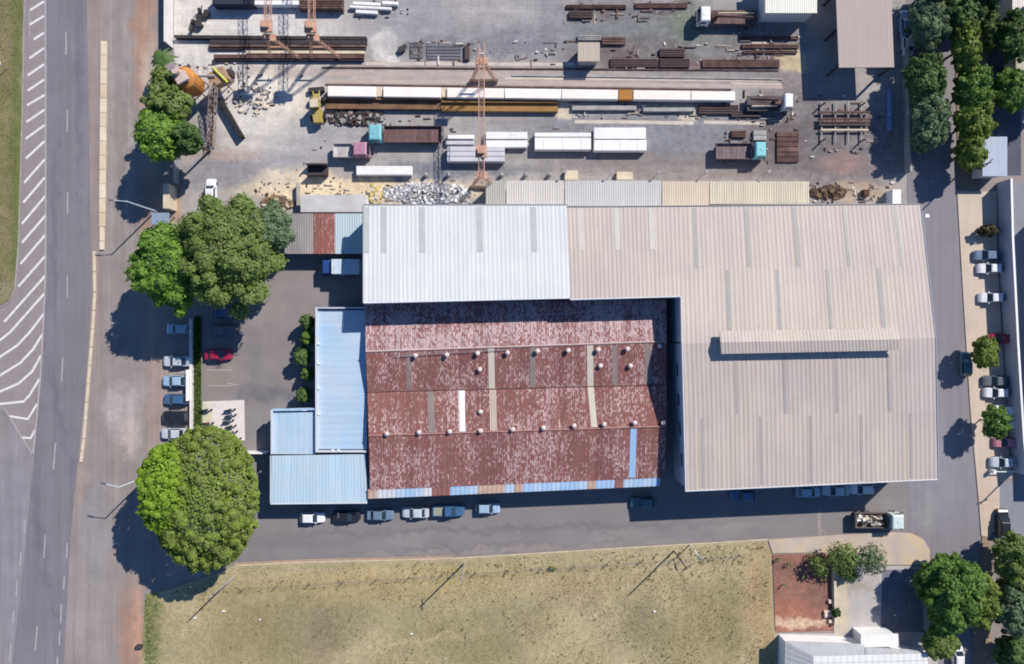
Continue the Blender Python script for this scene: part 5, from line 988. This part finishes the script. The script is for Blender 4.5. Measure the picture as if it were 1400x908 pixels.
o = upole('wall_lamp', 'white floodlight on a short post at the warehouse north-east corner', 1223, 307, 8.2, WHITEP, 'floodlight', False, None, .08); MB().box((.25, 0, 8.15), (.6, .5, .3)).build('lamp_head', WHITEP, o, local=True)
bb = thing('boom_barrier', 'white boom barrier across the side entrance at the right edge', 'barrier', W(1353, 643))
x, y, _ = W(1353, 643); MB().box((x, y, .55 + .14), (.4, .5, 1.1)).build('cabinet', WHITEP, bb); MB().box((x + 2.9, y, 1.1), (5.8, .12, .14)).build('boom', WHITEP, bb); MB().box((x + 5.9, y, .55), (.12, .2, 1.1)).build('rest', GREYC, bb)
x, y, _ = W(11, 94); o = thing('marker_post', 'small white marker post on the grass verge', 'post', (x, y, .1)); MB().tube((0, 0, 0), (0, 0, 2.2), .06, n=6).build('post', GREYC, o, local=True); MB().box((0, 0, 2.2), (.8, .5, .3)).build('cap', WHITEP, o, local=True)
x, y, _ = W(192, 883); o = thing('marker_block', 'small dark block on the reddish roadside', 'block', (x, y, 0)); MB().box((0, 0, .3), (1.0, .6, .6), 0, .9).build('body', DARKST, o, local=True)

# ================================================================== VEGETATION
def leafmesh(name, blobs, size, dens, mat, seed, core=True):
    """blobs: (centre xyz, radii xyz). Leaf sprays (bent quads) on and inside each blob"""
    rg = np.random.default_rng(seed); P = []; Nn = []; S = []
    for c, r in blobs:
        c = np.array(c, float); r = np.array(r, float); n = int(dens * (r[0] * r[1] + r[0] * r[2]) * .5 * 4)
        d = rg.normal(size=(n, 3)); d /= np.linalg.norm(d, axis=1)[:, None]; d[:, 2] = np.where(d[:, 2] < -.3, -d[:, 2], d[:, 2])
        am = min(.36, .42 / float(r.mean())); rad = (1 - am + am * 1.7 * rg.random(n) ** .8)[:, None] if core else (.55 + .5 * rg.random(n) ** .6)[:, None]
        P.append(c + d * r * rad); Nn.append(d + rg.normal(size=(n, 3)) * .42 + np.array((0, 0, .25))); S.append(size * (.55 + .9 * rg.random(n)))
    P = np.concatenate(P); Nn = np.concatenate(Nn); S = np.concatenate(S); Nn /= np.linalg.norm(Nn, axis=1)[:, None]
    # dense inner foliage: every facet of a lumpy shell is its own leaf spray
    CP, CN, CS = [], [], []
    for c, r in blobs:
        c = np.array(c, float); r = np.array(r, float); m = int(min(14000, max(60, 7.5 * (r[0] * r[1] + r[0] * r[2] + r[1] * r[2]) / size / size * .42)))
        i = np.arange(m) + .5; ph = np.arccos(1 - 1.55 * i / m); th = math.pi * (1 + 5 ** .5) * i + rg.uniform(0, 6)
        d = np.stack([np.cos(th) * np.sin(ph), np.sin(th) * np.sin(ph), np.cos(ph)], 1)
        CP.append(c + d * r * (.80 + .12 * rg.random(m))[:, None]); CN.append(d + rg.normal(size=(m, 3)) * .3 + np.array((0, 0, .15))); CS.append(size * (1.25 + .5 * rg.random(m)))
    if not core: CP, CN, CS = CP[:1], CN[:1], CS[:1]; CP[0] = CP[0][:1]; CN[0] = CN[0][:1]; CS[0] = CS[0][:1]
    CP = np.concatenate(CP); CN = np.concatenate(CN); CS = np.concatenate(CS); CN /= np.linalg.norm(CN, axis=1)[:, None]
    # drop facets buried deep in other lumps
    keep = np.ones(len(CP), bool)
    for c, r in blobs: keep &= (((CP - np.array(c)) / np.array(r)) ** 2).sum(1) > .5
    P = np.concatenate([P, CP[keep]]); Nn = np.concatenate([Nn, CN[keep]]); S = np.concatenate([S, CS[keep]])
    n = len(P); a = rg.normal(size=(n, 3)); T = np.cross(Nn, a); T /= np.linalg.norm(T, axis=1)[:, None]; B = np.cross(Nn, T)
    s = S[:, None]
    V = np.empty((n, 4, 3)); V[:, 0] = P - T * s * .6; V[:, 1] = P - B * s * .42 - Nn * s * .12; V[:, 2] = P + T * s * .6; V[:, 3] = P + B * s * .42 - Nn * s * .12
    me = bpy.data.meshes.new(name); me.vertices.add(n * 4); me.vertices.foreach_set('co', V.reshape(-1))
    F = np.empty((n, 2, 3), int); b = np.arange(n) * 4; F[:, 0] = np.stack([b, b + 1, b + 2], 1); F[:, 1] = np.stack([b, b + 2, b + 3], 1)
    me.loops.add(n * 6); me.loops.foreach_set('vertex_index', F.reshape(-1)); me.polygons.add(n * 2)
    me.polygons.foreach_set('loop_start', np.arange(0, n * 6, 3)); me.update(calc_edges=True); me.validate(); me.materials.append(mat)
    return me
def tree(name, label, u, v, ru, rv, hc, rz_, mat, seed, nblob=22, leaf=.42, dens=9, group=None, cat='tree', trunk=.3, lumps=.36, rough=.18, extra=(), loc=None, core=True, cr=.84):
    """crown centre (u, v) with pixel radii at height hc; base straight below on the ground"""
    k = (CAMH - hc) / FPX; x, y, _ = W(u, v, hc); rx, ry = ru * k, rv * k; rg = random.Random(seed)
    bx, by = loc if loc else (0, 0)
    rz_ = rz_ * 1.3; hc0 = hc; hc = max(hc - rz_ * .12, rz_ * .75)
    o = thing(name, label, cat, (x, y, 0), 0, group)
    blobs = [((0, 0, hc - rz_ * .1), (rx * cr, ry * cr, rz_ * cr))]
    if core: nblob = int(nblob * 2.2); lumps *= .62
    for i in range(nblob):
        z = rg.uniform(-.75, .95); t = 2.39996 * i + rg.uniform(-.5, .5); q = math.sqrt(max(0, 1 - z * z)); br = lumps * rg.uniform(.35, 1.5); e = 1 - br * .7 + rg.uniform(-rough, rough * .25)
        blobs.append(((rx * q * math.cos(t) * e, ry * q * math.sin(t) * e, hc + rz_ * z * e * .95), (min(rx, ry) * br * rg.uniform(.75, 1.35), min(rx, ry) * br * rg.uniform(.75, 1.35), max(rz_, .6 * rx) * br * .8)))
    for (du, dv, r, dh) in extra: blobs.append(((du * k, -dv * k, hc + dh), (r * k, r * k, r * k * .75)))
    cm_ = leafmesh('crown', blobs, leaf, dens, mat, seed, core); link('crown', cm_, o)
    tb = MB(); top = hc - rz_ * .35
    tb.tube((bx, by, 0), (bx * .3, by * .3, top), trunk, trunk * .6, n=9)
    for i in range(6):
        c, r = blobs[1 + i * max(1, (nblob // 7))]; tb.tube((bx * .3, by * .3, top - rg.uniform(.2, 1)), (c[0] * .85, c[1] * .85, c[2]), trunk * .42, trunk * .12, n=6)
    tb.build('trunk', BARK, o, local=True)
    return o
LIME = leafmat('lime_leaves', (.20, .33, .03, 1), (.28, .42, .04, 1), (.19, .30, .035, 1)); OLIV = leafmat('olive_leaves', (.135, .20, .05, 1), (.21, .295, .075, 1), (.165, .215, .07, 1)); MIDG = leafmat('mid_leaves', (.10, .19, .038, 1), (.17, .28, .055, 1), (.09, .16, .04, 1))
DARKG = leafmat('dark_leaves', (.075, .14, .042, 1), (.125, .20, .06, 1), (.08, .13, .042, 1)); GREYG = leafmat('grey_green_leaves', (.115, .175, .095, 1), (.20, .27, .155, 1), (.12, .17, .085, 1)); YELG = leafmat('yellow_green_leaves', (.15, .215, .04, 1), (.22, .285, .05, 1), (.11, .17, .04, 1)); BRNG = leafmat('brown_leaves', (.10, .08, .04, 1), (.13, .11, .05, 1), (.08, .07, .04, 1)); FIC = leafmat('round_tree_leaves', (.175, .25, .04, 1), (.24, .32, .06, 1), (.205, .26, .075, 1))
BRGT = leafmat('bright_leaves', (.13, .25, .035, 1), (.22, .37, .05, 1), (.12, .215, .04, 1))
# big round tree: olive-green main crown and a brighter western lobe of a second tree
tree('round_tree', 'big round dense green tree at the street corner', 279, 683, 72, 102, 9.3, 3.6, FIC, 11, 150, .30, 26, trunk=.5, lumps=.13, rough=.04, cr=.95)
tree('lime_tree', 'bright lime green tree pressed against the west of the big round tree', 224, 670, 37, 66, 11.3, 2.5, LIME, 12, 60, .30, 26, trunk=.3, lumps=.20, rough=.06, cr=.93)
tree('shade_tree', 'wide bright green tree north-west of the blue office', 226, 362, 47, 60, 9.8, 3.0, BRGT, 13, 40, .36, 16, trunk=.35, lumps=.34, rough=.22, extra=((12, 62, 10, -1.5), (20, 50, 12, -1), (-36, 10, 12, -1)))
tree('shade_tree', 'large olive green tree above the front car park', 308, 346, 68, 78, 10.2, 3.8, OLIV, 14, 60, .34, 16, trunk=.5, lumps=.28, rough=.22, extra=((55, -25, 22, -2), (60, 10, 16, -2), (-30, -70, 14, -1), (10, 78, 14, -2)))
tree('shade_tree', 'grey-green tree leaning over the grey carport roof', 366, 312, 34, 34, 8.0, 2.6, GREYG, 15, 24, .34, 12, trunk=.25, lumps=.38, rough=.25)
tree('roadside_tree', 'bright green tree beside the batching plant', 217, 185, 33, 36, 8.2, 2.9, BRGT, 16, 30, .4, 12, trunk=.32, lumps=.36, rough=.2)
tree('roadside_tree', 'dark green round tree hugging the bright one by the yard entrance', 255, 188, 18, 22, 7.8, 2.2, DARKG, 17, 18, .36, 13, trunk=.22, lumps=.4, rough=.1)
tree('roadside_tree', 'olive tree just south of the orange silo', 228, 140, 34, 26, 7.4, 2.4, OLIV, 18, 24, .38, 11, trunk=.25, lumps=.38, rough=.25)
tree('roadside_tree', 'loose green tree between palm and orange silo', 222, 112, 20, 24, 5.6, 2.0, OLIV, 19, 18, .36, 10, trunk=.2, lumps=.4, rough=.25)
# palm
x, y, _ = W(219, 80, 5.5); pm_ = thing('palm_tree', 'small palm by the white yard wall', 'palm', (x, y, 0)); MB().tube((0, 0, 0), (0, 0, 5.4), .17, .12, n=8).build('trunk', BARK, pm_, local=True)
fr = MB()
for i in range(15):
    t = i * 2.39996; L = 1.9 + (i % 3) * .25; pr = None
    for s in range(5):
        f0, f1 = s / 5, (s + 1) / 5; z = lambda f: 5.4 + .7 * f - 1.5 * f * f * (1 + .2 * (i % 3))
        w = lambda f: .32 * math.sin(math.pi * min(1, f * .85 + .12)); c, q = math.cos(t), math.sin(t)
        fr.add([(L * f0 * c - w(f0) * q, L * f0 * q + w(f0) * c, z(f0) - .08), (L * f0 * c, L * f0 * q, z(f0)), (L * f1 * c, L * f1 * q, z(f1)), (L * f1 * c - w(f1) * q, L * f1 * q + w(f1) * c, z(f1) - .08)], [(0, 1, 2, 3)])
        fr.add([(L * f0 * c + w(f0) * q, L * f0 * q - w(f0) * c, z(f0) - .08), (L * f0 * c, L * f0 * q, z(f0)), (L * f1 * c, L * f1 * q, z(f1)), (L * f1 * c + w(f1) * q, L * f1 * q - w(f1) * c, z(f1) - .08)], [(0, 1, 2, 3)])
fr.build('crown', DARKG, pm_, local=True, fix=False)
GE = 'street trees in the north-east'
for (u, v, ru, rv, hc, rz_, m, sd, lab) in [(1272, 28, 27, 36, 6.0, 2.4, GREYG, 21, 'grey-green tree at the top edge beside the open hall'), (1268, 110, 27, 40, 5.8, 2.4, DARKG, 22, 'dark green tree, middle of three along the street wall'), (1272, 160, 26, 42, 5.8, 2.3, GREYG, 23, 'grey-green tree, southern of three along the street wall'), (1262, 190, 14, 18, 5.0, 1.6, GREYG, 24, 'small grey-green tree end below the street wall trees'),
        (1322, 14, 24, 34, 6.4, 2.4, DARKG, 25, 'dark tree at the top of the inner street row'), (1322, 62, 18, 40, 6.6, 2.2, YELG, 26, 'yellow-green tree, upper of the inner street row'), (1332, 122, 24, 36, 6.2, 2.2, MIDG, 27, 'mid green tree, middle of the inner street row'), (1335, 165, 24, 30, 6.2, 2.2, YELG, 28, 'yellow-green tree opposite the guard kiosk'), (1330, 207, 20, 24, 6.0, 2.2, YELG, 29, 'round yellow-green tree at the foot of the inner street row'),
        (1388, 48, 20, 34, 5.6, 2.2, DARKG, 30, 'dark tree at the right edge below the corner building'), (1384, 122, 22, 26, 5.4, 2.2, MIDG, 31, 'green tree at the right edge above the guard kiosk'), (1290, 5, 18, 30, 5.2, 2.0, DARKG, 35, 'dark tree wedged between the two rows at the top edge'), (1352, 30, 10, 40, 4.2, 1.6, DARKG, 36, 'dark narrow tree in shade near the top edge')]:
    tree('street_tree', lab, u, v, ru * 1.05, rv * 1.16, hc - 1.4, rz_ * .85, m, sd, 24, .36, 14, GE, trunk=.22, lumps=.36, rough=.22)
for (u, v, ru, rv, hc, sd, lab) in [(1482, -20, 26, 40, 8.0, 91, 'tall tree past the right edge beside the corner building'), (1486, 78, 28, 40, 8.0, 92, 'tall tree past the right edge shading the north lane'), (1372, -30, 30, 26, 7.0, 94, 'tree past the top edge shading the north lane'), (1300, -40, 40, 22, 7.0, 95, 'tree past the top edge over the street')]:
    tree('street_tree', lab, u, v, ru, rv, hc, 3.0, DARKG, sd, 20, .45, 8, GE, trunk=.22, lumps=.38, rough=.2)
for (u, v, ru, rv, hc, m, sd, lab) in [(1349, 483, 17, 26, 3.7, YELG, 41, 'small green street tree, upper one on the east pavement'), (1363, 578, 19, 27, 4.0, MIDG, 42, 'small green street tree, lower one on the east pavement')]:
    tree('small_tree', lab, u, v, ru, rv, hc, 1.5, m, sd, 18, .3, 13, 'small trees on the east pavement', trunk=.12, lumps=.4, rough=.2)
tree('corner_tree', 'large dark green tree beside the shaded drive at the corner house', 1303, 812, 44, 58, 5.2, 3.2, MIDG, 43, 40, .38, 12, trunk=.35, lumps=.32, rough=.16)
tree('corner_tree', 'yellow-green tree on the east flank of the large corner tree', 1341, 822, 25, 42, 5.4, 2.4, YELG, 44, 20, .36, 12, trunk=.22, lumps=.38, rough=.18)
tree('corner_tree', 'low olive tree in front of the house below the corner tree', 1286, 880, 24, 24, 4.4, 1.6, OLIV, 45, 18, .36, 10, trunk=.18, lumps=.4, rough=.22)
tree('edge_tree', 'green tree at the right edge below the side entrance', 1388, 770, 26, 42, 4.6, 2.6, OLIV, 46, 26, .36, 12, trunk=.25, lumps=.36, rough=.2)
tree('edge_tree', 'dark grey-green tree at the right edge, lower one', 1390, 832, 28, 44, 4.8, 2.6, GREYG, 47, 26, .38, 11, trunk=.25, lumps=.36, rough=.2)
tree('edge_tree', 'dark tree at the bottom right corner', 1390, 902, 26, 32, 4.4, 2.4, DARKG, 48, 20, .38, 11, trunk=.25, lumps=.36, rough=.2)
for (u, v, ru, rv, hc, m, sd, lab) in [(1155, 762, 24, 26, 2.6, OLIV, 51, 'thin olive shrub, west one in front of the house drive'), (1190, 765, 24, 26, 2.8, GREYG, 52, 'thin grey-green shrub, east one in front of the house drive'), (1120, 774, 14, 16, 2.0, OLIV, 53, 'small olive shrub above the red earth'), (1160, 786, 14, 9, 1.5, DARKG, 54, 'dark low shrub between the two thin shrubs'), (1143, 838, 5, 6, .9, DARKG, 55, 'tiny round shrub at the end of the garden wall'),
        (1352, 315, 17, 8, 1.3, BRNG, 56, 'brownish low shrub at the boundary wall above the parked cars'), (755, 777, 7, 4, .45, OLIV, 57, 'small green shrub standing in the dry field')]:
    tree('shrub', lab, u, v, ru, rv, hc, min(1.2, hc * .7), m, sd, 16, .28, 15, 'shrubs', 'shrub', trunk=.06, lumps=.42, rough=.3, core=.6 < hc < 1.6)
for i, (u, v, r, sd) in enumerate([(1078, 772, 5, 201), (1098, 788, 4, 202), (1072, 800, 3, 203), (1108, 762, 6, 204), (1064, 765, 4, 205), (1125, 790, 6, 206)]):
    tree('garden_plant', ['small plant at the top of the red earth bed', 'small plant in the middle of the red earth bed', 'tiny plant low on the west of the red earth bed', 'bushy plant at the north edge of the red earth bed', 'small plant at the north-west corner of the red earth bed', 'bushy plant beside the garden wall on red earth'][i], u, v, r, r, .6, .5, OLIV if i % 2 else DARKG, sd, 8, .2, 10, 'plants on the red earth bed', 'plant', trunk=.04, lumps=.5, rough=.3, core=False)
for i, (u, v, r, hc) in enumerate([(419, 440, 9, 2.4), (421, 462, 9, 2.2), (413, 487, 11, 2.3), (420, 512, 8, 1.8), (414, 540, 9, 2.0)]):
    tree('hedge_shrub', 'dark shrub against the blue office wall, %s from the north' % ['first', 'second', 'third', 'fourth', 'fifth'][i], u, v, r, r * 1.3, hc, 1.5, MIDG if i % 2 else DARKG, 60 + i, 12, .28, 12, 'shrubs along the blue office', 'shrub', trunk=.08, lumps=.45, rough=.15)
# grass tufts: nobody could count them
def tufts(name, label, region, n, hmin, hmax, mat, seed, z, keep):
    rg = random.Random(seed); V = []; F = []
    while len(F) < n * 3:
        u, v = rg.uniform(*region[0]), rg.uniform(*region[1])
        if not keep(u, v, rg): continue
        x, y, _ = W(u, v); h = rg.uniform(hmin, hmax)
        for k in range(3):
            t = rg.uniform(0, 6.28); w = .06 + h * .12; dx, dy = math.cos(t), math.sin(t); b = len(V); le = h * rg.uniform(.3, 1.0)
            V += [(x - dy * w, y + dx * w, z), (x + dy * w, y - dx * w, z), (x + dx * le, y + dy * le, z + h)]; F.append((b, b + 1, b + 2))
    me = bpy.data.meshes.new(name); me.from_pydata(V, [], F); me.materials.append(mat); o = link(name, me); return tag(o, label, 'grass', kind='stuff')
DRY = leafmat('dry_grass_blades', (.34, .29, .16, 1), (.50, .43, .26, 1), (.32, .29, .16, 1)); VG = leafmat('verge_blades', (.22, .20, .10, 1), (.28, .25, .13, 1), (.16, .17, .07, 1))
def inpoly(u, v, P):
    c = False
    for i in range(len(P)):
        (a, b), (d, e) = P[i], P[i - 1]
        if (b > v) != (e > v) and u < (d - a) * (v - b) / (e - b) + a: c = not c
    return c
FI = [(u + (3 if u < 400 else -3), v + 2.5) for u, v in FP]
tufts('field_grass', 'dry yellowish grass tufts covering the field', ((205, 1062), (738, 960)), 26000, .03, .13, DRY, 71, .10, lambda u, v, g: inpoly(u, v, FI) and g.random() < .55 + .45 * math.sin(u * .05) * math.cos(v * .07))
tufts('verge_grass', 'short green and brown grass on the roadside verge', ((-60, 32), (-60, 412)), 7000, .03, .1, VG, 72, .10, lambda u, v, g: u < 31 - v * .03)
tufts('field_weeds', 'taller weed clumps dotted through the dry field', ((225, 1050), (745, 908)), 420, .15, .4, leafmat('weed_blades', (.22, .20, .09, 1), (.34, .29, .15, 1), (.18, .19, .07, 1)), 75, .10, lambda u, v, g: inpoly(u, v, FI) and (g.random() < .25 or abs(v - (803 - (u - 335) * .0656)) < 9))
GB = leafmat('green_blades', (.10, .16, .04, 1), (.14, .2, .06, 1), (.08, .12, .03, 1))
tufts('strip_grass', 'green planting along the white front wall', ((267, 275), (434, 598)), 1800, .12, .4, GB, 73, .12, lambda u, v, g: True)
tufts('field_edge_weeds', 'green weeds at the west end of the field', ((199, 220), (812, 930)), 420, .05, .2, GB, 74, .10, lambda u, v, g: g.random() < (220 - u) / 18)
